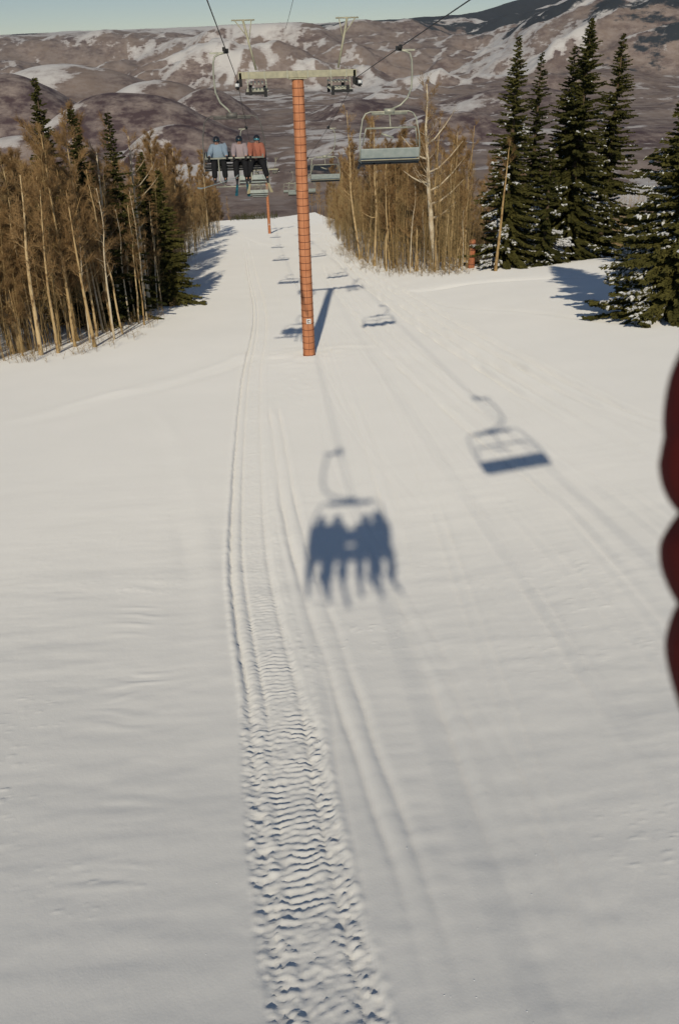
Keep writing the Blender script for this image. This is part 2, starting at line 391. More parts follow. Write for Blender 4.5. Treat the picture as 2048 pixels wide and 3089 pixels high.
# how much snow lies where: lee sides, hollows and the high plateau
def dome(px, py, r, sx_, sy_, base):
    v = ray(px, py); a = math.atan2(v.x, v.y); h = math.hypot(v.x, v.y); x0, y0 = r*math.sin(a), r*math.cos(a); top = r*v.z/h
    return np.maximum(top-base, 0)*np.exp(-(np.abs((MX-x0)/sx_)**2.2+np.abs((MY-y0)/sy_)**2))
smooth_w = np.zeros_like(MX)
DM = [(128, 90, 2500, 340, 330, -285), (-10, 74, 2700, 330, 360, -280), (20, 128, 1900, 260, 230, -305), (205, 84, 3100, 190, 330, -255), (175, 120, 2000, 190, 230, -300), (372, 92, 3000, 300, 380, -260), (455, 106, 2350, 260, 300, -290), (520, 78, 3300, 330, 420, -245), (640, 118, 2300, 340, 330, -290), (300, 100, 3600, 300, 400, -220), (600, 62, 4300, 420, 460, -180), (60, 60, 4100, 420, 420, -190), (150, 74, 3500, 240, 330, -230)]
for d_ in DM:
    e_ = dome(*d_)/max(1, 1); smooth_w = np.maximum(smooth_w, np.clip(e_/120, 0, 1))
MZ = MZ*(1-.55*smooth_w) + bz*.55*smooth_w
top_ = np.full_like(MZ, -1e9)
for d_ in DM: top_ = np.maximum(top_, d_[5]-40+dome(*d_)*1.18 + 9*fbm(MX/210+d_[0], MY/260, 150, 3))
MZ = 14*np.logaddexp(MZ/14, top_/14)
cap = RR*np.tan(np.radians(prof(azd, [(-34, .55), (-20, .6), (-13, .66), (-6, .80), (0, .82), (8, .95), (12, 1.2), (14, 1.9), (17, 3.6), (22, 6.5), (40, 8)])))
MZ = -18*np.logaddexp(-MZ/18, -cap/18)
gy_, gx_ = np.gradient(MZ); dr = np.gradient(RR, axis=0); da = np.gradient(A, axis=1)*RR
sx = gx_/da; sy = gy_/dr
from_noise = fbm(MX/380, MY/230, 120, 5, .6)
crest = np.clip((rdg-.85)*2.0, -.7, 1.4)
snow = .20+.75*np.clip(sx*4.2, -1, 1.4) + .62*from_noise + .42*fbm(MX/150, MY/110, 131, 3, .6) + .75*crest + prof(MZ, [(-320, -.4), (-170, -.25), (-60, 0), (40, .1), (120, .4), (500, .4)]) - 1.2*np.clip(sy*2.2-.15, -.5, .8) - .12
snow += prof(RR, [(560, .5), (1300, -.05), (2000, 0), (13500, 0)])
def spot(px, py, r, sx_, sy_):
    v = ray(px, py); a = math.atan2(v.x, v.y); return np.exp(-(((MX-r*math.sin(a))/sx_)**2+((MY-r*math.cos(a))/sy_)**2))
snow += 1.5*spot(135, 79, 3450, 190, 260) + 1.3*spot(8, 52, 4000, 220, 330) + .9*spot(175, 100, 2900, 190, 150) + .8*spot(205, 60, 5200, 150, 300) + 1.0*spot(122, 108, 2150, 60, 150) + .8*spot(250, 52, 5600, 160, 260)
snow -= .55*smooth_w*(RR < 3300)
snow += .42*sstep(RR, 3300, 4200) + .35*sstep(RR, 7000, 8200)
snow += (RR < 2050)*sstep(RR, 1500, 1700)*1.3*sstep(-azd, -1.5, 1.0)*sstep(azd, -9, -6) + .45*g(RR, 2150, 260)*np.abs(fbm(MX/90, MY/60, 160, 3))*2
conif = prof(MZ, [(-400, -1), (-60, -.5), (40, .25), (120, .35), (500, .6)]) + .8*fbm(MX/700, MY/420, 140, 4, .55) + .55*np.clip(azd/12-.75, -1, .9) - .22 + 1.1*g(RR, 1800, 160)*sstep(azd, 1.0, 2.5)*(azd < 9) + .62*g(RR, 8300, 420)
mo = np_mesh('mountain_terrain', np.stack([MX.ravel(), MY.ravel(), MZ.ravel()], 1), grid_faces(len(az), len(rr)), None)
for nme, arr in (('snow', snow), ('conif', conif), ('dome', smooth_w*(RR < 3300))):
    at = mo.data.attributes.new(nme, 'FLOAT', 'POINT'); at.data.foreach_set('value', arr.ravel().astype(np.float32))
m = bpy.data.materials.new('mountain'); m.use_nodes = True; n = m.node_tree; b = n.nodes['Principled BSDF']
b.inputs['Roughness'].default_value = .9; b.inputs['Specular IOR Level'].default_value = .05
tc = n.nodes.new('ShaderNodeTexCoord')
def tn(scale, detail=6, rough=.6, st=(1, 1, 1)):
    mp = n.nodes.new('ShaderNodeMapping'); mp.inputs['Scale'].default_value = st
    n.links.new(tc.outputs['Object'], mp.inputs[0])
    t = n.nodes.new('ShaderNodeTexNoise'); t.inputs['Scale'].default_value = scale; t.inputs['Detail'].default_value = detail; t.inputs['Roughness'].default_value = rough
    n.links.new(mp.outputs[0], t.inputs['Vector']); return t
def math_(op, a, b_=None):
    q = n.nodes.new('ShaderNodeMath'); q.operation = op
    for i, x in enumerate((a, b_)):
        if x is None: continue
        if isinstance(x, (int, float)): q.inputs[i].default_value = x
        else: n.links.new(x, q.inputs[i])
    return q.outputs[0]
def ramp_(x, e0, e1, c0=(0, 0, 0, 1), c1=(1, 1, 1, 1)):
    r = n.nodes.new('ShaderNodeValToRGB'); r.color_ramp.elements[0].position = e0; r.color_ramp.elements[1].position = e1
    r.color_ramp.elements[0].color = c0; r.color_ramp.elements[1].color = c1; n.links.new(x, r.inputs[0]); return r.outputs[0]
def mixc(f, a, b_):
    q = n.nodes.new('ShaderNodeMix'); q.data_type = 'RGBA'; n.links.new(f, q.inputs[0])
    for i, x in ((6, a), (7, b_)):
        if isinstance(x, tuple): q.inputs[i].default_value = x
        else: n.links.new(x, q.inputs[i])
    return q.outputs[2]
at1 = n.nodes.new('ShaderNodeAttribute'); at1.attribute_name = 'snow'
at2 = n.nodes.new('ShaderNodeAttribute'); at2.attribute_name = 'conif'
fine = tn(.012, 8, .68, (1, 1, 2)).outputs[0]; mid = tn(.0045, 8, .7).outputs[0]
fine2 = math_('ADD', math_('MULTIPLY', fine, .6), math_('MULTIPLY', tn(.035, 6, .65, (1, .6, 2.2)).outputs[0], .4))
scrub = mixc(ramp_(mid, .42, .58), (.15, .108, .10, 1), (.29, .22, .18, 1))
at3 = n.nodes.new('ShaderNodeAttribute'); at3.attribute_name = 'dome'
scrub = mixc(ramp_(at3.outputs['Fac'], .2, .8), scrub, (.095, .062, .066, 1))
scrub = mixc(ramp_(fine2, .44, .60), scrub, (.36, .29, .255, 1))
sm = math_('ADD', math_('MULTIPLY', at1.outputs['Fac'], .62), math_('MULTIPLY', math_('SUBTRACT', fine2, .5), 3.4))
thin = mixc(ramp_(sm, -.50, .10), scrub, (.50, .45, .43, 1))
c_ = mixc(ramp_(sm, .05, .70), thin, (.76, .73, .70, 1))
cm = math_('ADD', at2.outputs['Fac'], math_('MULTIPLY', math_('SUBTRACT', tn(.008, 8, .7, (1, 1, 2)).outputs[0], .5), 1.9))
c_ = mixc(ramp_(cm, .28, .45), c_, (.030, .038, .048, 1))
n.links.new(c_, b.inputs['Base Color'])
mo.data.materials.append(m); tag(mo, kind='structure')

# ------------------------------------------------------------------ spruces
def spruce_mesh(seed, H, Rb, nb, snow_lo=0.0, gap=.05, density=1.0):
    r = np.random.default_rng(seed)
    tri = []; stri = []
    twV = MB()
    lean = r.normal(0, .006, 2)
    twV.tube([(0, 0, -1.5), (lean[0]*H*.5, lean[1]*H*.5, H*.5), (lean[0]*H, lean[1]*H, H*.99)], [Rb*.075+.03, Rb*.05+.02, .012], 7)
    lob = r.uniform(0, 6.28, 3)
    for i in range(nb):
        f = (i+r.uniform(0, 1))/nb; f = f**1.12
        zz = H*(gap+(1-gap)*f*.985)
        a = r.uniform(0, 2*math.pi)
        env = (1-f)**.82*(1+.16*math.sin(2*a+lob[0])+.12*math.sin(3*a+lob[1]+f*9))*(1+.10*math.sin(f*23+lob[2]))
        L = Rb*max(env, .02)*r.uniform(.62, 1.12)+.10
        dirv = np.array([math.cos(a), math.sin(a), 0]); sdv = np.array([-math.sin(a), math.cos(a), 0])
        up0 = .25*f - .42*(1-f) + r.normal(0, .09)
        nt = max(4, int(L*14*density))
        for k in range(nt):
            u = (k+r.uniform(.2, 1))/nt
            h = up0*u*L + .16*L*u*u*(1-f) 
            P = np.array([lean[0]*zz, lean[1]*zz, zz]) + dirv*L*u + np.array([0, 0, h])
            for sgn in (-1, 1):
                ln = (.14+.20*min(L, 3)/3)*(1.15-.5*u)*r.uniform(.7, 1.3)+.05
                sp = r.uniform(.35, 1.15)
                d = dirv*math.cos(sp)+sdv*sgn*math.sin(sp)+np.array([0, 0, r.uniform(-.75, .05)]); d /= np.linalg.norm(d)
                wv = np.cross(d, np.array([0, 0, 1.0])+r.normal(0, .35, 3)); wv /= np.linalg.norm(wv); wd = ln*r.uniform(.24, .40)
                nrm = np.cross(wv, d)
                A_ = P; T = P+d*ln; Mv = P+d*ln*.42
                tri.append([A_, Mv+wv*wd, T, Mv-wv*wd])
                tri.append([A_, Mv+nrm*wd*.8-np.array([0, 0, .02]), T, Mv-nrm*wd*.8])
                if snow_lo and r.random() < snow_lo*(1.25-f*1.6)*2.4*max(0, .6*math.sin(a*2+lob[1])+.7*math.sin(zz*1.7+3*a+lob[2])+.05) and u > .35:
                    o_ = np.array([0, 0, .05]); s_ = 1.0
                    stri.append([A_+o_, Mv+wv*wd*s_+o_, T+o_, Mv-wv*wd*s_+o_])
                    stri.append([A_+o_*.2, Mv+wv*wd*s_*1.1+o_*.1, T+o_*.2, Mv+o_*1.9])
    tri = np.array(tri, np.float32); V = tri.reshape(-1, 3); Fq = np.arange(len(V)).reshape(-1, 4)
    SV = None
    if stri: SV = np.array(stri, np.float32).reshape(-1, 3)
    return V, Fq, SV, twV
def spruce(pos, seed, H, Rb, nb, label, snow_lo=0., rz=0, group=None, gap=.05, density=1.):
    V, Fq, SV, tw = spruce_mesh(seed, H, Rb, nb, snow_lo, gap, density)
    t = empty('spruce_tree', pos, rz, label, 'tree', group)
    tw.build('trunk', M_sbark, t, True)
    np_mesh('crown', V, Fq, M_needle, t, False)
    if SV is not None: tag(np_mesh('snow_load', SV, np.arange(len(SV)).reshape(-1, 4), M_snowload, t, False), kind='stuff')
    return t
def spruce_px(base, top, seed, wpx, nb, label, **kw):
    """tree rooted where its foot is seen; its height follows from where the tip is seen"""
    Yd = kw.pop('Y', None) or hit(*base).y
    T = at_y(top[0], top[1], Yd); P = Vector((T.x, Yd, bh(T.x, Yd))); H = T.z-P.z
    dep = P.dot(c_fw)
    return spruce((P.x, P.y, P.z-.15), seed, H+.15, wpx/F_*dep, nb, label, **kw)
spruce_px((505, 262), (519, 32), 11, 38, 430, 'tall dark narrow tipped spruce, leftmost of the tall spruces on the right bank', snow_lo=.22, Y=72)
spruce_px((535, 262), (542, 49), 12, 30, 300, 'thin pointed spruce tucked behind the right shoulder of the tall left spruce', Y=77, snow_lo=.1)
spruce_px((585, 262), (588, 14), 13, 54, 520, 'tallest spruce on the right bank, its tip reaching highest, broad dark crown', Y=76, snow_lo=.10)
spruce_px((572, 262), (574, 42), 14, 40, 330, 'shorter spruce growing against the left side of the tallest spruce', Y=79, snow_lo=.12)
spruce_px((616, 262), (625, 30), 15, 40, 400, 'slim spruce with a long spire on the right of the bank group', Y=78, snow_lo=.12)
spruce_px((546, 258), (552, 150), 16, 30, 200, 'small snow dusted spruce between the two tall bank spruces', Y=71, snow_lo=.42)
spruce_px((706, 330), (716, 38), 17, 70, 780, 'large snow flecked spruce at the right edge, nearest the lens, throwing a blue shadow', Y=40, snow_lo=.17, density=1.4)
spruce_px((668, 262), (672, 150), 18, 40, 170, 'snowy young spruce behind the large spruce at the right edge', Y=63, snow_lo=.5)
# left side
spruce_px((46, 300), (32, 74), 21, 38, 380, 'leftmost of the three spruce tips rising above the brown aspens on the left', Y=60)
spruce_px((86, 296), (72, 105), 22, 26, 380, 'middle of the three spruce tips above the left aspens, full dark crown', Y=57)
spruce_px((120, 300), (106, 109), 23, 24, 260, 'rightmost and thinnest of the three spruce tips above the left aspens', Y=60)
spruce_px((143, 306), (138, 150), 24, 27, 340, 'dark spruce behind the bright white leaning trunks on the left', Y=69)
spruce_px((168, 306), (157, 168), 25, 24, 340, 'dark spruce at the open corner of the left wood, its shade on snow', Y=68)
spruce_px((124, 318), (120, 190), 26, 28, 240, 'low dark spruce deep among the left aspen trunks', Y=66)

# ------------------------------------------------------------------ aspens
def ribbons(P0, P1, w0, w1):
    """thin three sided sticks from point to point, as numpy quads"""
    P0 = np.asarray(P0); P1 = np.asarray(P1); d = P1-P0; L = np.linalg.norm(d, axis=1, keepdims=True)+1e-9; d = d/L
    ref = np.where(np.abs(d[:, 2:3]) < .9, np.array([[0, 0, 1.]]), np.array([[1., 0, 0]]))
    u = np.cross(d, ref); u /= np.linalg.norm(u, axis=1, keepdims=True); v = np.cross(d, u)
    rows = []
    for k in range(3):
        a = 2*math.pi*k/3; o = u*math.cos(a)+v*math.sin(a)
        rows.append(P0+o*np.reshape(w0, (-1, 1))); rows.append(P1+o*np.reshape(w1, (-1, 1)))
    V = np.stack(rows, 1).reshape(-1, 3); n_ = len(P0); b0 = (np.arange(n_)*6)[:, None]
    F = np.concatenate([b0+np.array([[0, 2, 3, 1]]), b0+np.array([[2, 4, 5, 3]]), b0+np.array([[4, 0, 1, 5]])])
    return V, F
def aspen_mesh(seed, H, r0, bend=.35, nbr=26, crown0=.38, spread=.2, path=None, forks=(), fine=1.0):
    r = np.random.default_rng(seed)
    if path is None:
        off = np.cumsum(r.normal(0, bend*.09, (9, 2)), 0); off -= off[0]
        path = [(off[i][0], off[i][1], H*i/8) for i in range(9)]
    path = [np.array(p, float) for p in path]
    zs = [p[2] for p in path]
    def tp(f):
        z = zs[0]+(zs[-1]-zs[0])*f; return np.array([np.interp(z, zs, [p[0] for p in path]), np.interp(z, zs, [p[1] for p in path]), z])
    tr = MB(); n_ = 15
    tr.tube([tp(i/n_) - (np.array([0, 0, .8]) if i == 0 else 0) for i in range(n_+1)], [r0*(1-.88*(i/n_)**1.1)+.008 + (r0*.35 if i == 0 else 0) for i in range(n_+1)], 8)
    S0 = []; S1 = []; W0 = []; W1 = []
    for (f, a, L, up) in forks:                     # heavy limbs the photograph shows
        p = tp(f); d = np.array([math.cos(a), math.sin(a), up]); d /= np.linalg.norm(d)
        pts = [p, p+d*L*.3+np.array([0, 0, -.03*L]), p+d*L*.65+np.array([0, 0, .10*L]), p+d*L+np.array([0, 0, .3*L])]
        q = r0*(1-.8*f)*.62; tr.tube(pts, [q, q*.8, q*.5, q*.2], 6)
        for k in range(int(14*fine)):
            u = r.uniform(.35, 1); bp = pts[1]+(pts[3]-pts[1])*u; dd = d+r.normal(0, .7, 3); dd[2] = abs(dd[2])+.3; dd /= np.linalg.norm(dd)
            S0.append(bp); S1.append(bp+dd*r.uniform(.3, .8)); W0.append(.009); W1.append(.004)
    for i in range(nbr):
        f = crown0+(1-crown0)*(i+r.random())/nbr
        p = tp(min(f, .995)); a = r.uniform(0, 6.28); up = r.uniform(.35, 1.1)
        L = H*spread*(1.05-f*.72)*r.uniform(.55, 1.2)
        d = np.array([math.cos(a), math.sin(a), up]); d /= np.linalg.norm(d)
        p1 = p+d*L*.5; d2 = d+np.array([0, 0, .45]); d2 /= np.linalg.norm(d2); p2 = p1+d2*L*.5
        q = max(.009, r0*.26*(1.1-f))
        tr.tube([p, p1, p2], [q, q*.6, q*.25], 4, False)
        for k in range(int(9*fine)):
            u = r.uniform(.2, 1); bp = (p+(p1-p)*u*2) if u < .5 else (p1+(p2-p1)*(u*2-1))
            e = d2+r.normal(0, .55, 3); e[2] += .35; e /= np.linalg.norm(e); l2 = L*r.uniform(.18, .42)
            bq = bp+e*l2; S0.append(bp); S1.append(bq); W0.append(.010); W1.append(.005)
            for k2 in range(int(5*fine)):
                v = r.uniform(.2, 1); cp = bp+e*l2*v; g_ = e+r.normal(0, .6, 3); g_[2] += .25; g_ /= np.linalg.norm(g_)
                S0.append(cp); S1.append(cp+g_*r.uniform(.15, .42)); W0.append(.0075); W1.append(.004)
    V, F = ribbons(np.array(S0), np.array(S1), np.array(W0), np.array(W1))
    return tr, V, F
def aspen(name, pos, mesh, label, group=None, rz=0, bk=None, cat='tree'):
    tr, V, F = mesh
    t = empty(name, pos, rz, label, cat, group)
    tr.build('trunk', bk or M_bark, t, True); np_mesh('crown', V, F, M_twig, t, False)
    return t
def aspen_px(pts, r0, label, seed, nbr=22, crown0=.45, forks=(), bk=None, Y=None, spread=.16):
    """a tree whose trunk bends as seen: pts from foot to tip, all at the foot's distance"""
    P = hit(*pts[0]) if Y is None else None
    if Y: q = at_y(*pts[0], Y); P = Vector((q.x, Y, bh(q.x, Y)))
    path = []; r = random.Random(seed)
    for i, (a, b_) in enumerate(pts):
        q = at_y(a, b_, P.y+ (0 if i == 0 else r.uniform(-.25, .25))); path.append((q.x-P.x, q.y-P.y, q.z-P.z))
    path[0] = (0, 0, 0)
    H = path[-1][2]
    return aspen('aspen_tree', P, aspen_mesh(seed, H, r0*1.15, nbr=nbr, crown0=crown0, path=path, forks=forks, spread=spread), label, None, 0, bk)
# the trunks that stand out
aspen_px([(22, 352), (14, 322), (5, 290), (-3, 262), (-8, 220), (-12, 150)], .20, 'thick leaning aspen trunk at the far left edge of the wood', 31, forks=((.5, 2.8, 1.6, .6),))
aspen_px([(76, 341), (71, 310), (64, 270), (57, 236), (52, 205), (48, 180), (45, 150)], .15, 'aspen with a forked crown and a heavy limb reaching right, left wood', 32, forks=((.50, .1, 2.6, 1.3), (.52, 3.0, 1.8, .6), (.47, .2, 2.2, .25), (.7, 0, 1.3, .5)))
aspen_px([(95, 347), (88, 315), (82, 285), (74, 240), (70, 215), (66, 190)], .085, 'slim pale aspen nearest the open snow on the left', 33)
aspen_px([(121, 322), (118, 295), (114, 266), (107, 243), (103, 221), (101, 195), (98, 168), (96, 150)], .125, 'white aspen with a crooked bend halfway up its trunk, left wood', 34, bk=M_bright, forks=((.42, 3.1, .9, .3), (.5, 3.0, 1.1, .7)))
aspen_px([(126, 312), (122, 280), (120, 240), (117, 206), (113, 175), (110, 150), (107, 122)], .09, 'tall thin pale trunk just right of the crooked white aspen', 35, forks=((.5, 3.1, 1.2, .05), (.7, 3, .9, .1)))
aspen_px([(150, 311), (145, 280), (140, 240), (136, 210), (134, 190), (131, 165), (128, 136)], .135, 'brightest white aspen trunk standing in front of the dark spruces', 36, bk=M_bright, forks=((.72, .1, 1.8, .6), (.66, .1, 1.9, .45), (.8, .2, 1.3, .6)))
aspen_px([(168, 300), (166, 260), (163, 225), (161, 189), (158, 168)], .06, 'thin broken looking pale trunk in front of the corner spruce', 37, nbr=10)
aspen_px([(41, 355), (36, 320), (30, 285), (26, 250), (24, 210), (20, 175)], .11, 'yellowish aspen trunk between the far left trunk and the forked aspen', 38)
aspen_px([(58, 353), (54, 325), (48, 290), (44, 250), (40, 190)], .075, 'thin aspen pole left of the forked aspen', 39)
aspen_px([(144, 325), (142, 300), (138, 275), (135, 255), (133, 235)], .045, 'short leaning sapling pole before the brightest trunk', 40, nbr=8)
aspen_px([(162, 309), (158, 280), (154, 250), (151, 225), (149, 200)], .045, 'slender sapling pole beside the brightest trunk', 41, nbr=10)
aspen_px([(112, 330), (106, 300), (101, 270), (97, 240), (94, 210)], .05, 'slender aspen pole left of the crooked trunk', 42, nbr=12)
# right wood
aspen_px([(360, 259), (357, 240), (353, 215), (350, 190), (350, 165), (348, 136), (346, 110)], .11, 'cream aspen near the left front of the right wood', 43, forks=((.45, 3.0, 1.1, .5),), crown0=.4)
aspen_px([(374, 266), (375, 240), (376, 210), (374, 180), (374, 150), (373, 120)], .10, 'pale straight aspen second in the front row of the right wood', 44, forks=((.35, 3.1, 1.5, .1),))
aspen_px([(436, 270), (434, 250), (431, 232), (430, 212), (428, 190), (427, 160), (425, 130), (427, 100), (426, 84)], .23, 'big bright white aspen with wide bare limbs at the edge of the right wood', 45, bk=M_bright, forks=((.38, 0, 3.0, .35), (.45, .1, 3.4, .5), (.5, 3.1, 2.2, .15), (.55, 0, 3.2, .5), (.62, 3.0, 2.4, .5), (.7, .1, 2.8, .7), (.3, 0, 2.2, .3)), spread=.22, nbr=34)
aspen_px([(440, 262), (437, 240), (435, 215), (434, 190), (436, 165), (438, 140), (440, 118)], .12, 'second pale trunk close behind the big white aspen', 46, forks=((.5, 0, 2.2, .6), (.6, 0, 2.2, .7)))
aspen_px([(425, 262), (424, 240), (424, 220), (423, 200), (422, 178), (420, 150)], .085, 'thin pale trunk just left of the big white aspen', 47)
aspen_px([(412, 266), (411, 245), (411, 225), (410, 208), (409, 180)], .07, 'short slim aspen in the front row left of the big white aspen', 48)
aspen_px([(495, 262), (499, 235), (502, 205), (505, 180), (508, 150), (510, 140)], .11, 'bare leaning trunk standing in front of the tall left spruce', 49, nbr=6, crown0=.7, Y=69)
aspen_px([(450, 264), (451, 240), (453, 210), (455, 170), (457, 130)], .085, 'upright aspen between the big white aspen and the orange post', 50)
aspen_px([(464, 262), (465, 235), (467, 200), (468, 160)], .08, 'narrow aspen left of the orange post', 51)
aspen_px([(394, 268), (392, 250), (389, 220), (388, 195), (386, 170)], .06, 'slim yellowish aspen in the middle of the right wood front', 52)
# the woods: copies of a few grown trees
protos = []
for i, (H, r0, nb_, sp) in enumerate(((12.5, .10, 40, .21), (11.5, .075, 36, .22), (13.5, .12, 44, .2), (10.0, .06, 34, .23), (9, .05, 30, .25))):
    protos.append(aspen('aspen_tree', (0, 0, 0), aspen_mesh(200+i, H, r0, .5, nb_, .22, sp, fine=2.0), 'x', 'g'))
used = [False]*len(protos)
def plant(x, y, s, label, group):
    k = rnd.randrange(len(protos))
    if used[k]: t = copy_tree(protos[k])
    else: t = protos[k]; used[k] = True
    t.location = (x, y, bh(x, y)-.1); t.rotation_euler = (rnd.gauss(0, .03), rnd.gauss(0, .03), rnd.uniform(0, 6.28)); t.scale = (s, s, s*rnd.uniform(.9, 1.12))
    t['label'] = label; t['group'] = group
LL = 'bare brown aspen in the thick of the left wood'; LR = 'bare brown aspen in the thick of the right wood'
def left_edge(y): return float(np.interp(y, [40, 44, 47, 56, 68, 90, 140, 200, 300], [-15, -13.8, -9.8, -8.6, -8.0, -9.2, -10.4, -11, -13]))
def right_edge(y): return float(np.interp(y, [68, 73, 78, 84, 92, 110, 150, 200, 300], [16.5, 13.5, 11.5, 10.6, 10.2, 10.0, 11.4, 13, 16]))
nL = 0
while nL < 122:
    y = 44+ (rnd.random()**1.6)*150; x = left_edge(y)-(1.9 if y < 66 else .3)-(rnd.random()**1.2)*(6+y*.27)
    if y < 47 and x > -13.5: continue
    if rnd.random() < .5 and y > 100: continue
    if math.degrees(math.atan2(x, y)) < -21: continue
    s = rnd.uniform(.72, 1.08)
    if y < 58: s *= .88
    elif y < 75 and x < -13: s *= .88
    plant(x, y, s, LL, 'bare aspens of the left wood'); nL += 1
nR = 0
while nR < 92:
    y = 69+(rnd.random()**1.5)*130; x = right_edge(y)+.2+(rnd.random()**1.1)*(9+y*.16)
    if y < 95 and x > .228*y: continue
    plant(x, y, rnd.uniform(.8, 1.12), LR, 'bare aspens of the right wood'); nR += 1
young = aspen('aspen_tree', (0, 0, 0), aspen_mesh(231, 8.5, .062, .6, 16, .42, .15, fine=.8), 'x', 'g', bk=M_bright)
young2 = aspen('aspen_tree', (0, 0, 0), aspen_mesh(232, 10.5, .075, .7, 18, .45, .14, fine=.8), 'x', 'g', bk=M_bark)
ny_ = 0
def plant_young(x, y, label, group):
    global ny_
    t = (young, young2)[ny_] if ny_ < 2 else copy_tree((young, young2)[rnd.randrange(2)]); ny_ += 1; s = rnd.uniform(.6, 1.1)
    t.location = (x, y, bh(x, y)-.1); t.rotation_euler = (rnd.gauss(0, .05), rnd.gauss(0, .05), rnd.uniform(0, 6.28)); t.scale = (s, s, s); t['label'] = label; t['group'] = group
for i in range(30):
    y = 44.5+rnd.random()*24; x = left_edge(y)-.2-rnd.random()*3.4
    if y < 46.5 and x > -14: x = -14-rnd.random()*3
    plant_young(x, y, 'slender young aspen at the front of the left wood', 'young aspens fronting the left wood')
for i in range(30):
    y = 72+rnd.random()*26; x = right_edge(y)+rnd.random()*5.0
    if x > .232*y: x = .232*y-rnd.random()*2
    plant_young(x, y, 'slender young aspen at the front of the right wood', 'young aspens fronting the right wood')
for i in range(26):
    y = 84+rnd.random()*150; x = left_edge(y)-rnd.random()*3.5
    plant(x, y, rnd.uniform(.85, 1.1), 'bare aspen along the far end of the left wood', 'aspens at the far end of the left wood')
# what lies deeper: one mass of slender stems and undergrowth on each side
def brush(name, region, n_, label, seed, hmin, hmax, mt, w=.02):
    r = np.random.default_rng(seed); S0 = []; S1 = []; W0 = []; W1 = []
    pts = [region(r) for _ in range(n_)]
    gx = np.array([p[0] for p in pts]); gy = np.array([p[1] for p in pts]); gz = base_h(gx, gy)
    for x, y, z in zip(gx, gy, gz):
        h = r.uniform(hmin, hmax); b0 = np.array([x, y, z-.2]); l = r.normal(0, .07, 2)
        b1 = b0+np.array([l[0]*h, l[1]*h, h]); S0.append(b0); S1.append(b1); W0.append(w); W1.append(w*.35)
        for k in range(int(h*3.2)+3):
            u = r.uniform(.2, 1); q = b0+(b1-b0)*u; a = r.uniform(0, 6.28); e = np.array([math.cos(a)*.6, math.sin(a)*.6, r.uniform(.3, 1.1)])
            L = r.uniform(.25, .9)*(1.2-u*.6); q2 = q+e*L; S0.append(q); S1.append(q2); W0.append(w*.45); W1.append(w*.2)
            for k2 in range(2):
                v = r.uniform(.3, 1); q3 = q+(q2-q)*v; S0.append(q3); S1.append(q3+e*L*.3+r.normal(0, .16, 3)); W0.append(w*.3); W1.append(w*.18)
    V, F = ribbons(np.array(S0), np.array(S1), np.array(W0), np.array(W1))
    o = np_mesh(name, V, F, mt, None, False); tag(o, label, 'undergrowth', None, 'stuff'); return o
def regL(r):
    while True:
        y = 44+r.random()**1.4*170; x = left_edge(y)-(2.2 if y < 66 else .1)-r.random()**1.1*(10+y*.28)
        if not (y < 47 and x > -13.5): return x, y
def regR(r):
    while True:
        y = 68+r.random()**1.3*140; x = right_edge(y)+r.random()**1.1*(16+y*.2)
        if y < 95 and x > .232*y: continue
        return x, y
brush('undergrowth', regL, 5200, 'tangle of thin brown stems filling the left wood', 5, 1.5, 11, M_brush)
brush('undergrowth', regR, 4400, 'tangle of thin brown stems filling the right wood', 6, 1.5, 10, M_brush)
def regE(r):
    if r.random() < .5:
        y = 44+r.random()**1.2*60; return left_edge(y)+r.normal(.3, .8)-.8, y
    y = 69+r.random()**1.2*50; return right_edge(y)+r.normal(0, .9), y
brush('dry_brush', regE, 620, 'low dry twigs poking through the snow along the edges of both woods', 8, .2, .9, M_brush, .012)
def regC(r):
    return r.uniform(-12, 4), r.uniform(296, 318)
brush('low_brush', regC, 150, 'dark low bushes along the far crest of the ski run under the riders', 9, .8, 2.4, M_needle, .05)
# far trees beyond the crest
def regF(r):
    a = r.uniform(-22, 30); d = r.uniform(230, 560); return d*math.sin(R(a)), d*math.cos(R(a))
def farwood():
    r = np.random.default_rng(77); S0 = []; S1 = []; W0 = []; W1 = []
    k = 0
    while k < 900:
        x, y = regF(r)
        if left_edge(min(y, 300))-2 < x < right_edge(min(y, 300))+1 and y < 640: continue
        z = bh(x, y); k += 1
        H = r.uniform(8, 13); S0.append((x, y, z-.5)); S1.append((x+r.normal(0, .3), y, z+H)); W0.append(.09); W1.append(.03)
        for j in range(34):
            u = r.uniform(.25, .95); q = np.array([x, y, z+H*u]); a = r.uniform(0, 6.28); e = np.array([math.cos(a), math.sin(a), r.uniform(.4, 1.4)])*r.uniform(.5, 1.6)*(1.15-u)*1.3
            S0.append(q); S1.append(q+e); W0.append(.05); W1.append(.03)
            for j2 in range(2): 
                S0.append(q+e*.6); S1.append(q+e*.8+r.normal(0, .55, 3)); W0.append(.035); W1.append(.02)
    V, F = ribbons(np.array(S0), np.array(S1), np.array(W0), np.array(W1))
    o = np_mesh('far_woodland', V, F, M_twig, None, False); tag(o, 'brown leafless woodland far down the slope', 'woodland', None, 'stuff')
farwood()

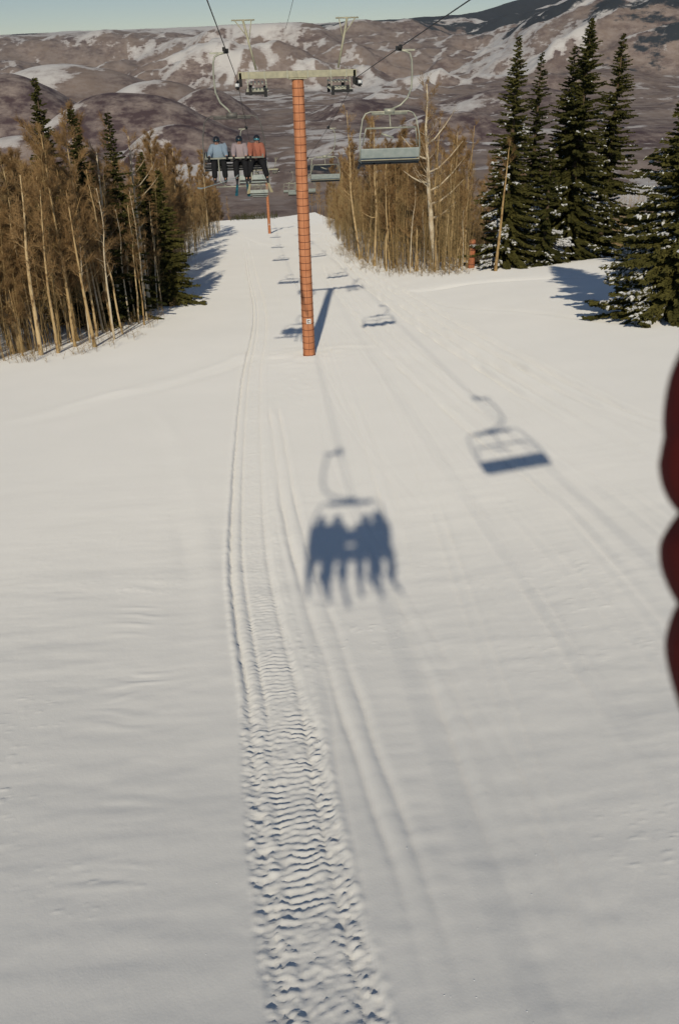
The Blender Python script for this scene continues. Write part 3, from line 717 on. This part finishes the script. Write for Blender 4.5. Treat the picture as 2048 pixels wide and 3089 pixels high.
# ------------------------------------------------------------------ lift line
XL, XR = -.89, 4.44
TY = 42.5; TZ = -1.55; T2Y = 187.0; T2Z = -23.4
def rope_z(y):
    if y <= TY: return 2.65 - (2.65-TZ)*y/TY + (.0045*y*y if y < 0 else 0)
    s = y-TY; L = T2Y-TY
    if y <= T2Y: return TZ + (T2Z-TZ)*s/L - .000317*s*(L-s)
    return T2Z - .17*(y-T2Y) - .0002*(y-T2Y)*(420-y)
def rope_x(x, y): return x + (.30*(1-y/TY)**2 if x > 0 and y < TY else 0)
def haul_rope(x, label):
    ys = list(np.linspace(-60, TY, 40))+list(np.linspace(TY+1, T2Y, 60))+list(np.linspace(T2Y+2, 400, 30))
    b = MB(); b.tube([(rope_x(x, y), y, rope_z(y)) for y in ys], .014, 6); o = b.build('haul_rope', M_rope, None, True); tag(o, label, 'cable')
haul_rope(XL, 'dark steel lift cable on the left, carrying the chair with three riders')
haul_rope(XR, 'dark steel lift cable on the right, carrying the empty chairs')
b = MB(); b.tube([(1.35+.0*y, y, 5.2-.155*y+.0011*y*y*.9) for y in np.linspace(-30, TY, 30)], .008, 5)
tag(b.build('signal_cable', M_rope, None, True), 'thin signal wire coming down to the top of the near tower', 'cable')

def tower(pos, topz, scale_detail, label):
    """pos: foot on the snow; topz: rope height; origin at the foot"""
    H = topz-pos[2]+.18
    t = empty('lift_tower', pos, 0, label, 'lift tower', 'orange lift towers along the line')
    rb, rt_ = .31, .265
    b = MB(); b.lathe((0, 0, 0), [(rb, -1.2), (rb, 0), (rt_, H-.2), (rt_, H-.19)], k=28); b.build('pole', M_orange, t, True)
    b = MB(); nb = int(H/.33)
    for i in range(nb):
        z = .12+i*H/nb; r = rb+(rt_-rb)*z/H
        b.lathe((0, 0, z), [(r+.001, -.014), (r+.012, -.009), (r+.012, .009), (r+.001, .014)], k=28)
    for a in (math.radians(-90), math.radians(-40), math.radians(-140), R(90), R(20), R(160)):
        b.tube([((rb+.004)*math.cos(a), (rb+.004)*math.sin(a), 0), ((rt_+.004)*math.cos(a), (rt_+.004)*math.sin(a), H-.25)], .007, 5)
    b.build('band', M_band, t, True)
    hx = (XR-XL)/2
    b = MB(); b.box((0, 0, H), (2*hx-.1, .30, .28)); b.box((0, 0, H-.17), (.8, .6, .05)); b.build('crossarm', M_beam, t, bevel=.02)
    b = MB()
    for x in (-hx+.5, -hx+1.2, -.45, .45, hx-1.2, hx-.5): b.box((x, 0, H), (.05, .36, .33))
    b.build('stiffener', M_galv, t)
    for sx in (-1, 1):
        # train of wheels under the rope
        s_ = MB(); cx = sx*hx
        s_.box((cx-.075, 0, H-.37), (.03, 2.3, .18)); s_.box((cx+.075, 0, H-.37), (.03, 2.3, .18)); s_.box((cx-.14*sx, 0, H-.16), (.12, .30, .55))
        sh_ = s_.build('sheave_assembly', M_dark, t, bevel=.01)
        for k in range(6):
            yy = -1.05+.42*k
            wv = MB(); wv.lathe((cx, yy, H-.37), [(.10, -.045), (.17, -.04), (.15, -.015), (.15, .015), (.17, .04), (.10, .045)], 'X', 18); wv.build('sheave', M_rubber, sh_, True)
        hb = MB(); hb.lathe((cx, -1.16, H-.33), [(.02, -.09), (.075, -.09), (.075, .09), (.02, .09)], 'X', 12); hb.build('wheel_hub', M_white, sh_, True)
        # rope catcher and walkway hanging beneath the arm
        c = MB()
        for dx in (0, .16, .32, .48, .64, .8): c.box((sx*(hx-.45-dx), 0, H-.30), (.06, 2.4, .035))
        for yy in (-1.15, -.4, .4, 1.15): c.box((sx*(hx-.85), yy, H-.57), (.95, .05, .05))
        for yy in (-1.15, 1.15):
            for x in (hx-.45, hx-1.25): c.box((sx*x, yy, H-.32), (.03, .03, .4))
        c.build('walkway', M_galv, t)
        c = MB()
        for yy in (-1.2, 1.2): c.box((sx*(hx-.8), yy, H-.66), (.95, .05, .10)); c.box((sx*(hx-1.2), yy, H-.64), (.14, .12, .34)); c.box((sx*(hx-.55), yy, H-.58), (.14, .1, .3))
        c.build('walkway_bracket', M_dark, t)
        # lifting frame
        f = MB(); x0, x1 = sx*(hx-.85), sx*(hx-.42)
        f.tube([(x0, 0, H+.2), (x1, 0, H+2.1)], .05, 8)
        f.tube([(x1-.5, 0, H+2.12), (x1+.5, 0, H+2.12)], .03, 8); f.tube([((x0+x1)/2, 0, H+1.4), (x1-.35, 0, H+2.1)], .025, 6); f.tube([((x0+x1)/2, 0, H+1.4), (x1+.35, 0, H+2.1)], .025, 6)
        f.build('lifting_frame', M_beam, t, True)
    # ladder on the downhill side and small number plate
    l = MB()
    for x in (-.2, .2): l.tube([(x, rb+.16, .6), (x, rt_+.16, H-.3)], .018, 5)
    for k in range(int((H-1)/.3)): l.tube([(-.2, rb+.15-.04*k*.3/H, .8+k*.3), (.2, rb+.15-.04*k*.3/H, .8+k*.3)], .012, 5)
    l.build('ladder', M_galv, t, True)
    s_ = MB(); s_.box((.03, -rb-.004, 1.92), (.24, .025, .26)); sg = s_.build('sign_plate', M_white, t, bevel=.01)
    mk = MB(); mk.box((.03, -rb-.019, 1.97), (.13, .004, .035)); mk.box((-.02, -rb-.019, 1.90), (.03, .004, .10)); mk.box((.05, -rb-.019, 1.85), (.10, .004, .03)); mk.build('sign_mark', M_band, sg)
    return t
tower((TWR[0], TY, bh(*TWR)-.02), TZ, 1, 'near orange lift tower ringed with dark bands, standing in the open snow')
tower((.55, T2Y, bh(.55, T2Y)), T2Z, 1, 'far small orange lift tower seen behind the riders')

def chair(loc, rz, out, label, group, loaded=False, footbar=False, C=None, drop=None, ft=-1.80, fr=None, halfw=.97):
    """origin at the rope grip; out = which side (+1/-1, local x) the bent hanger stands"""
    t = empty('lift_chair', loc, rz, label, 'chairlift chair', group)
    if C is None: C = -out*.28                       # seat centre, inboard of the rope
    t['seat_offset'] = C
    b = MB(); b.box((0, 0, -.02), (.14, .42, .13)); b.box((out*.06, 0, .03), (.09, .2, .12)); b.tube([(0, -.32, -.005), (0, .32, -.005)], .04, 8); b.build('grip', M_dark, t, bevel=.015)
    b = MB(); pts = [(out*.02, 0, -.06), (out*.22, 0, -.10), (out*.36, 0, -.16), (out*.42, 0, -.35), (out*.44, 0, ft+1.07), (out*.42, 0, ft+.67), (out*.30, 0, ft+.38), (out*.08, 0, ft+.18), (C, 0, ft+.04)]
    b.tube(pts, .03, 10); b.build('hanger', M_galv, t, True)
    b = MB(); b.box((out*.26, 0, -.07), (.5, .05, .05)); b.build('hanger_bracket', M_galv, t)
    hw = halfw; sz = drop if drop else -3.28; t['seat_drop'] = sz; fr = fr or .022
    b = MB(); pts = []
    for sx in (-1, 1):
        side = [(C+sx*(hw-.34), 0, ft), (C+sx*(hw-.20), 0, ft-.05), (C+sx*(hw-.10), .02, ft-.20), (C+sx*(hw), .10, ft-.7), (C+sx*(hw+.01), .14, sz+.38), (C+sx*(hw+.01), .08, sz+.02), (C+sx*(hw), -.38, sz+.0)]
        pts = side[::-1]+pts if sx < 0 else pts+side
    b.tube(pts, fr, 10)
    b.box((C, 0, ft-.055), (1.15, .09, .08)); b.box((C, 0, ft+.02), (.34, .12, .14))
    b.build('bail_frame', M_weath if loaded else M_galv, t, True)
    b = MB(); b.box((C, -.12, sz), (1.92, .50, .07), Matrix.Rotation(-.10, 3, 'X')); b.build('seat', M_seatblk if loaded else M_seat, t, bevel=.03)
    b = MB(); rt3 = Matrix.Rotation(-.22, 3, 'X'); b.box((C, .17, sz+.26), (1.92, .05, .31), rt3); b.build('backrest', M_seatblk if loaded else M_seat, t, bevel=.03)
    if not loaded: b = MB(); b.box((C, .235, sz+.06), (1.92, .012, .045)); b.build('backrest_edge', M_beam, t)
    b = MB(); b.box((C, .12, sz-.055), (1.92, .06, .05)); b.box((C, -.33, sz-.065), (1.92, .05, .05)); b.box((C, .24, sz+.03), (1.92, .03, .05))
    for x in (-.52, 0, .52): b.box((C+x, -.1, sz-.06), (.05, .5, .05))
    b.build('seat_frame', M_dark, t)
    b = MB()
    if loaded:
        for sx in (-1, 1): b.tube([(C+sx*.90, .13, sz+.42), (C+sx*.89, -.35, sz+.36), (C+sx*.88, -.52, sz+.3)], .022, 8)
        b.tube([(C-.92, -.52, sz+.30), (C+.92, -.52, sz+.30)], .028, 10)
        if footbar:
            for x in (-.5, .5): b.tube([(C+x, -.52, sz+.28), (C+x, -.62, sz-.35), (C+x*.6, -.66, sz-.52)], .02, 8)
            b.tube([(C-.62, -.66, sz-.52), (C+.62, -.66, sz-.52)], .02, 8)
    else:
        for sx in (-1, 1): b.tube([(C+sx*.90, .12, sz+.5), (C+sx*.8, .35, ft-.45)], .018, 8)
        b.tube([(C-.80, .36, ft-.45), (C+.80, .36, ft-.45)], .028, 10)
        b.tube([(C-.1, .30, ft-.75), (C+.3, .30, ft-.62)], .03, 8); b.tube([(C, .0, ft), (C, .3, ft-.46)], .02, 6)
    b.build('safety_bar', M_galv, t, True)
    return t
SP = 30.0
LY = [-0.42, 29.4, 60, 90, 120, 150]; RY = [4.6, 30.0, 61.3, 91, 121, 151]
place = ['second', 'third', 'fourth', 'fifth', 'sixth']
ch0 = chair((XL, LY[0], rope_z(LY[0])), 0, -1, 'chair with four riders from which the picture is taken, its shadow on the snow', 'chairs on the left cable', True, C=.40, drop=-3.32, ft=-1.97, halfw=.93)
ch1 = chair((XL, LY[1], rope_z(LY[1])), 0, -1, 'chair on the left cable carrying three riders, one seat free', 'chairs on the left cable', True, True, C=.02, drop=-3.26, fr=.02)
chL = chair((XL, LY[2], rope_z(LY[2])), 0, -1, 'empty chair on the left cable, just past the near tower below the riders', 'chairs on the left cable')
for i in (3, 4, 5):
    c = copy_tree(chL); c.location = (XL, LY[i], rope_z(LY[i]))
    c['label'] = ['first', 'second', 'third'][i-3]+' of the tiny far chairs on the left cable, counted downhill from behind the riders'
chR = chair((XR, RY[1], rope_z(RY[1])), math.pi, -1, 'large empty grey chair hanging from the right cable in front of the right wood', 'empty chairs on the right cable')
rl = ['empty chair high on the right cable, seen only by its shadow on snow', None, 'smaller empty chair on the right cable, next below the large grey one',
      'tiny empty chair half behind the near tower pole', 'tinier empty chair on the right cable, fourth downhill, beyond the near tower', 'farthest empty chair on the right cable, by the far tower']
for i in (0, 2, 3, 4, 5):
    c = copy_tree(chR); c.location = (rope_x(XR, RY[i]), RY[i], rope_z(RY[i])); c['label'] = rl[i]
    if i == 0: c.rotation_euler = (.09, .13, math.pi)

# ------------------------------------------------------------------ people
def skin(name, pts, edges, rad, m, parent=None, sub=2, root=0):
    me = bpy.data.meshes.new(name); me.from_pydata([tuple(p) for p in pts], edges, []); me.update()
    o = bpy.data.objects.new(name, me); COL.objects.link(o); me.materials.append(m)
    md = o.modifiers.new('skin', 'SKIN'); md.use_smooth_shade = True
    sv = me.skin_vertices[0].data
    for i, r in enumerate(rad):
        rr_ = r if isinstance(r, (tuple, list)) else (r, r); sv[i].radius = rr_; sv[i].use_root = (i == root)
    s_ = o.modifiers.new('sub', 'SUBSURF'); s_.levels = sub; s_.render_levels = sub
    if parent: o.parent = parent
    return o
def ellip(name, c, r, m, parent, seg=20, cut=None):
    bm = bmesh.new(); bmesh.ops.create_uvsphere(bm, u_segments=seg, v_segments=seg//2+2, radius=1)
    for v in bm.verts: v.co = Vector((v.co.x*r[0], v.co.y*r[1], v.co.z*r[2]))
    if cut is not None:
        bmesh.ops.delete(bm, geom=[v for v in bm.verts if cut(v.co)], context='VERTS')
    for v in bm.verts: v.co += Vector(c)
    me = bpy.data.meshes.new(name); bm.to_mesh(me); bm.free(); return link(name, me, m, parent)
def jitter(c, d): return tuple(x+d for x in c)
def person(loc, label, jacket, trousers, helmet, goggles, ski_mat, rz=0, hands=None, legs=(0, 0), board=False, lean=0., head_turn=0., group='riders on the lift', tip=0., sc=1.0, slim=1.0, seed=1):
    """seated, facing -y, origin on the seat under the pelvis"""
    r = random.Random(seed)
    hz = .12
    pel = Vector((0, 0, hz)); ch = Vector((lean*.5, .05, hz+.30)); nk = Vector((lean*.8, .04, hz+.50)); hd = Vector((lean, .0, hz+.63)); top = Vector((lean, .0, hz+.73))
    if hands is None: hands = [(-.16, -.46, .30), (.16, -.46, .30)]
    P = [pel, ch, nk, hd, top]; E = [(0, 1), (1, 2), (2, 3), (3, 4)]; Rd = [(.15, .11), (.16, .11), .06, (.078, .09), .055]
    arms = []; lg = []
    for k, sx in enumerate((-1, 1)):
        sh = Vector((ch.x*1.0+sx*.19, .05, hz+.44)); ha = Vector(hands[k]); midp = (sh+ha)/2; d = ha-sh
        le = .56; bend = math.sqrt(max(.001, (le/2)**2-(d.length/2)**2)); el = midp+Vector((sx*.5, .12, -1)).normalized()*bend
        i = len(P); P += [sh, el, ha]; E += [(1, i), (i, i+1), (i+1, i+2)]; Rd += [.065, .048, .036]; arms.append((sh, el, ha))
    for k, sx in enumerate((-1, 1)):
        hp = Vector((sx*.10, 0, hz-.01)); kn = Vector((sx*.15+legs[k]*.3, -.47, hz+.01)); an = Vector((sx*.14+legs[k], -.50+r.uniform(-.06, .02), hz-.44)); toe = an+Vector((0, -.07, -.06))
        i = len(P); P += [hp, kn, an, toe]; E += [(0, i), (i, i+1), (i+1, i+2), (i+2, i+3)]; Rd += [.085, .055, .024, .02]; lg.append((hp, kn, an))
    body = skin('person', P, E, Rd, M_skin); body.location = loc; body.rotation_euler = (0, 0, rz); body.scale = (sc, sc, sc); tag(body, label, 'person', group)
    # face: nose, mouth and ears on the head
    f = MB(); f.tube([hd+Vector((0, -.085, .02)), hd+Vector((0, -.108, -.015)), hd+Vector((0, -.088, -.028))], [.008, .013, .008], 6); f.build('nose', M_skin, body, True)
    f = MB(); f.tube([hd+Vector((-.025, -.083, -.05)), hd+Vector((0, -.09, -.053)), hd+Vector((.025, -.083, -.05))], .006, 6); f.build('mouth', M_lip, body, True)
    jp = [pel+Vector((0, .02, .02)), pel+Vector((0, .02, .16)), ch+Vector((0, .0, .02)), nk+Vector((0, 0, .02))]
    je = [(0, 1), (1, 2), (2, 3)]; jr = [(.23*slim, .17), (.215*slim, .16), (.235*slim, .16), (.095*slim, .095)]
    for sh, el, ha in arms:
        i = len(jp); jp += [sh, (sh+el)/2, el, ha+(el-ha)*.12]; je += [(2, i), (i, i+1), (i+1, i+2), (i+2, i+3)]; jr += [.115*slim, .098*slim, .083*slim, .064]
    skin('jacket', jp, je, jr, jacket, body)
    tp = [pel+Vector((0, 0, .04))]; te = []; tr = [(.18, .14)]
    for hp, kn, an in lg:
        i = len(tp); tp += [hp, (hp+kn)/2, kn, (kn+an)/2, an+Vector((0, 0, -.03))]; te += [(0, i), (i, i+1), (i+1, i+2), (i+2, i+3), (i+3, i+4)]; tr += [.135, .125, .112, .10, .098]
    skin('trousers', tp, te, tr, trousers, body)
    ellip('helmet', hd+Vector((0, .012, .045)), (.118, .135, .125), helmet, body, cut=lambda c: c.z < -.055 and c.y < .02 or c.z < -.10)
    g_ = MB(); g_.tube([hd+Vector((-.085, -.045, .035)), hd+Vector((-.06, -.088, .035)), hd+Vector((0, -.105, .038)), hd+Vector((.06, -.088, .035)), hd+Vector((.085, -.045, .035))], [.026, .036, .04, .036, .026], 10); g_.build('goggles', goggles, body, True)
    for k, (sh, el, ha) in enumerate(arms):
        d = (ha-el).normalized(); side = d.cross(Vector((0, 0, 1))); side = side.normalized() if side.length > .1 else Vector((1, 0, 0)); dn = side.cross(d)
        if dn.z > 0: dn = -dn
        palm = ha+d*.05; gp = [ha-d*.02, palm]; ge = [(0, 1)]; gr = [.034, (.042, .026)]
        for q in range(4):
            o_ = side*(-.03+.02*q); a0 = palm+o_+d*.035; a1 = a0+d*(.03+.006*(q in (1, 2)))+dn*.012; a2 = a1+d*.010+dn*.034
            i = len(gp); gp += [a0, a1, a2]; ge += [(1, i), (i, i+1), (i+1, i+2)]; gr += [.0125, .0115, .010]
        i = len(gp); s2 = 1 if k == 0 else -1; gp += [ha+d*.02+side*.045*s2, ha+d*.055+side*.055*s2+dn*.03]; ge += [(0, i), (i, i+1)]; gr += [.015, .012]
        skin('glove', gp, ge, gr, M_glove, body, 1)
    for k, (hp, kn, an) in enumerate(lg):
        skin('boot', [an+Vector((0, .02, .10)), an+Vector((0, .03, -.03)), an+Vector((0, .04, -.09)), an+Vector((0, -.10, -.11)), an+Vector((0, -.20, -.115))], [(0, 1), (1, 2), (2, 3), (3, 4)], [(.07, .075), (.062, .07), (.06, .05), (.052, .042), (.045, .035)], M_boot, body, 1)
        if not board:
            s_ = MB(); an2 = an+Vector((0, -.06, -.165)); dx = legs[k]*.5+(-.05 if k == 0 else .05)
            fw_ = Vector((dx, -1, tip+r.uniform(-.05, .12))).normalized(); sd2 = fw_.cross(Vector((0, 0, 1))).normalized(); nm = sd2.cross(fw_).normalized()
            n0 = []
            for u, wd, lift in ((-.78, .030, .02), (-.74, .045, .0), (-.3, .036, 0), (0, .033, 0), (.45, .038, 0), (.78, .05, .01), (.88, .036, .05), (.92, .012, .08)):
                for hgt in (0, .016):
                    for s3 in (-1, 1): s_.v.append(tuple(an2+fw_*u+sd2*wd*s3+nm*(lift+hgt)))
            for q in range(7):
                a = q*4; s_.f += [(a, a+4, a+5, a+1), (a+2, a+3, a+7, a+6), (a, a+2, a+6, a+4), (a+1, a+5, a+7, a+3)]
            s_.f += [(0, 1, 3, 2), (28, 30, 31, 29)]
            so = s_.build('ski', ski_mat, body)
            bi = MB(); bi.box(tuple(an2+nm*.022), (.05, .30, .014)); bi.box(tuple(an2+fw_*.12+nm*.035), (.06, .06, .05)); bi.box(tuple(an2-fw_*.14+nm*.04), (.06, .09, .06)); bi.build('binding', M_boot, so)
    if board:
        an = lg[0][2]; s_ = MB(); c0 = an+Vector((.1, -.08, -.17)); ax = Vector((1, -.35, .30 if legs[0] <= 0 else -.3)).normalized(); sd2 = ax.cross(Vector((0, 0, 1))).normalized(); nm = sd2.cross(ax)
        for u, wd, lift in ((-.78, .05, .07), (-.72, .11, .03), (-.6, .145, 0), (0, .125, 0), (.6, .145, 0), (.72, .11, .03), (.78, .05, .07)):
            for hgt in (0, .014):
                for s3 in (-1, 1): s_.v.append(tuple(c0+ax*u+sd2*wd*s3+nm*(lift+hgt)))
        for q in range(6):
            a = q*4; s_.f += [(a, a+4, a+5, a+1), (a+2, a+3, a+7, a+6), (a, a+2, a+6, a+4), (a+1, a+5, a+7, a+3)]
        s_.f += [(0, 1, 3, 2), (24, 26, 27, 25)]; s_.build('snowboard', ski_mat, body)
    return body
M_lip = mat('lips', (.35, .12, .10), .5); M_glove = mat('black_glove', (.02, .02, .022), .7); M_boot = mat('ski_boot', (.035, .035, .04), .4)
def cloth(n_, c): return mat(n_, c, .85, spec=.15, bump=(14, .5, .02))
c_blue = cloth('pale_blue_jacket', (.27, .35, .43)); c_grey = cloth('pale_pink_jacket', (.38, .31, .32)); c_pink = cloth('orange_jacket', (.40, .15, .10))
c_blk = cloth('black_trousers', (.018, .018, .020)); c_mar = cloth('maroon_jacket', (.14, .016, .014))
h_blk = mat('black_helmet', (.02, .02, .025), .35); g_blk = mat('dark_goggles', (.02, .05, .07), .15, .3); g_teal = mat('teal_goggles', (.10, .30, .36), .15, .4)
s_gry = mat('pale_patterned_ski', (.50, .55, .52), .4, var=(.10, .16, .18), noise_scale=9); s_teal = mat('teal_snowboard', (.03, .20, .26), .35, var=(.01, .03, .05), noise_scale=6); s_yel = mat('straw_ski', (.55, .48, .28), .4)
def seat_pos(ci, dx): c = ci; return (c.location.x+c['seat_offset']+dx, c.location.y-.06, c.location.z+c['seat_drop']+.04)
person(seat_pos(ch1, -.50), 'rider in a pale blue jacket and black helmet, leftmost of the three on the chair', c_blue, c_blk, h_blk, g_blk, s_gry, hands=[(-.30, -.42, .32), (.28, -.44, .32)], legs=(-.02, .05), board=True, lean=-.04, seed=3, tip=-.45, sc=.94, slim=1.12)
person(seat_pos(ch1, .17), 'rider in a pale pinkish grey jacket in the middle of the three on the chair', c_grey, c_blk, h_blk, g_blk, s_teal, hands=[(-.2, -.46, .30), (.2, -.46, .30)], legs=(0, .04), seed=4, tip=-.45, sc=.94, slim=1.12)
person(seat_pos(ch1, .67), 'rider in an orange pink jacket with teal goggles, rightmost of the three', c_pink, c_blk, h_blk, g_teal, s_yel, hands=[(-.18, -.46, .30), (.24, -.40, .22)], legs=(-.1, .2), lean=.06, seed=5, tip=-.45, sc=.94, slim=1.12)
# on our own chair: their shadow falls on the snow in front
OG = 'riders on the chair the picture is taken from'
person(seat_pos(ch0, -.72), 'rider at the left end of the chair whose shadow lies on the snow', c_blue, c_blk, h_blk, g_blk, s_gry, legs=(-.03, .02), seed=6, tip=.25, slim=.78, group=OG)
person(seat_pos(ch0, -.31), 'rider second from the left on the chair whose shadow lies on the snow', c_grey, c_blk, h_blk, g_blk, s_gry, legs=(0, .03), seed=7, tip=.1, slim=.78, group=OG)
pp = seat_pos(ch0, .36); person((pp[0], pp[1]-.02, pp[2]), 'rider holding the camera, third from the left on the chair', c_grey, c_blk, h_blk, g_blk, s_gry, legs=(.0, .0), lean=.06, hands=[(.10, -.02, .60), (.34, -.02, .62)], seed=8, tip=.3, slim=.78, group=OG)
nb_p = seat_pos(ch0, .76)
# the neighbour in the dark red quilted jacket, one forearm hooked back over the backrest
def campt(px, py, d): return (c_fw + c_rt*((px-W_/2)/F_) - c_up*((py-H_/2)/F_))*d
ps = person((nb_p[0], nb_p[1], nb_p[2]), 'rider in a dark red quilted jacket whose puffy sleeve shows at the right edge', c_mar, c_blk, h_blk, g_blk, s_gry, legs=(.02, .04), hands=[(-.05, -.40, .25), (.16, -.46, .30)], seed=9, tip=.2, slim=.85, group=OG)
dS = .42
arm_pts = [campt(1050, 190, .32), campt(880, 285, .38), campt(780, 380, dS), campt(764, 470, dS), campt(766, 540, dS), campt(766, 620, dS), campt(790, 700, dS), campt(860, 800, dS), campt(980, 900, .38)]
arm_r = [.055, .052, .05, .05, .05, .05, .048, .045, .042]
fine_p = []; fine_r = []
def cr(P, u):
    i = min(int(u), len(P)-2); f = u-i; p0 = P[max(i-1, 0)]; p1 = P[i]; p2 = P[i+1]; p3 = P[min(i+2, len(P)-1)]
    return (p1*2+(p2-p0)*f+(p0*2-p1*5+p2*4-p3)*f*f+(p1*3-p0-p2*3+p3)*f**3)*.5
ln = 0; last = None; N = 170
for i in range(N+1):
    u = (len(arm_pts)-1)*i/N; q = cr(arm_pts, u)
    if last is not None: ln += (q-last).length
    last = q; fine_p.append(q); fine_r.append(ln)
# quilting: pinched seams between the puffs, spaced as in the jacket
seam0 = min(range(N+1), key=lambda i: (fine_p[i]-campt(765, 507, dS)).length); s_a = fine_r[seam0]
seam1 = min(range(N+1), key=lambda i: (fine_p[i]-campt(766, 604, dS)).length); s_b = fine_r[seam1]
def s_at(px, py): return fine_r[min(range(N+1), key=lambda i: (fine_p[i]-campt(px, py, dS)).length)]
seams = [(s_at(775, 345), .5), (s_at(765, 437), .22), (s_a, 1.0), (s_b, .95), (s_at(800, 722), 1.0), (s_at(860, 815), .8)]
w1 = (s_b-s_a)*.5; rad = []
for q in fine_r:
    dip = max(a*max(0, 1-abs(q-c)/w1)**2.2 for c, a in seams); rad.append(.0500*(1-.20*dip))
qb = MB(); qb.tube([p-ps.location for p in fine_p], rad, 24); qb.build('quilted_sleeve', c_mar, ps, True)

# ------------------------------------------------------------------ orange post by the right wood
pb = hit(470.5, 268)
b = MB(); hh = 2.35; b.lathe((0, 0, 0), [(.27, -.6), (.27, 0), (.29, .2), (.28, 1.0), (.27, 1.6), (.28, 2.2), (.24, hh), (.1, hh+.05)], k=16)
t = empty('padded_post', pb, 0, 'thick orange red post standing at the snow edge left of the tall spruces', 'post')
b.build('padding', mat('orange_padding', (.60, .21, .10), .8, var=(.36, .14, .07), noise_scale=7, bump=(6, .6, .05)), t, True)
b = MB()
for z in (.35, .95, 1.55, 2.1): b.lathe((0, 0, z), [(.285, -.03), (.30, -.025), (.30, .025), (.285, .03)], k=16)
b.build('strap', M_band, t, True)

# ------------------------------------------------------------------ air between here and the mountains
b = MB(); b.box((0, 6500, 300), (34000, 34000, 1480))
hz = b.build('haze', None); tag(hz, kind='stuff')
hm = bpy.data.materials.new('haze'); hm.use_nodes = True; hn = hm.node_tree; hn.nodes.clear()
ho = hn.nodes.new('ShaderNodeOutputMaterial'); hv = hn.nodes.new('ShaderNodeVolumePrincipled')
hv.inputs['Color'].default_value = (.86, .87, .88, 1); hv.inputs['Density'].default_value = 3.3e-5; hv.inputs['Anisotropy'].default_value = .2
hn.links.new(hv.outputs[0], ho.inputs['Volume']); hz.data.materials.append(hm)
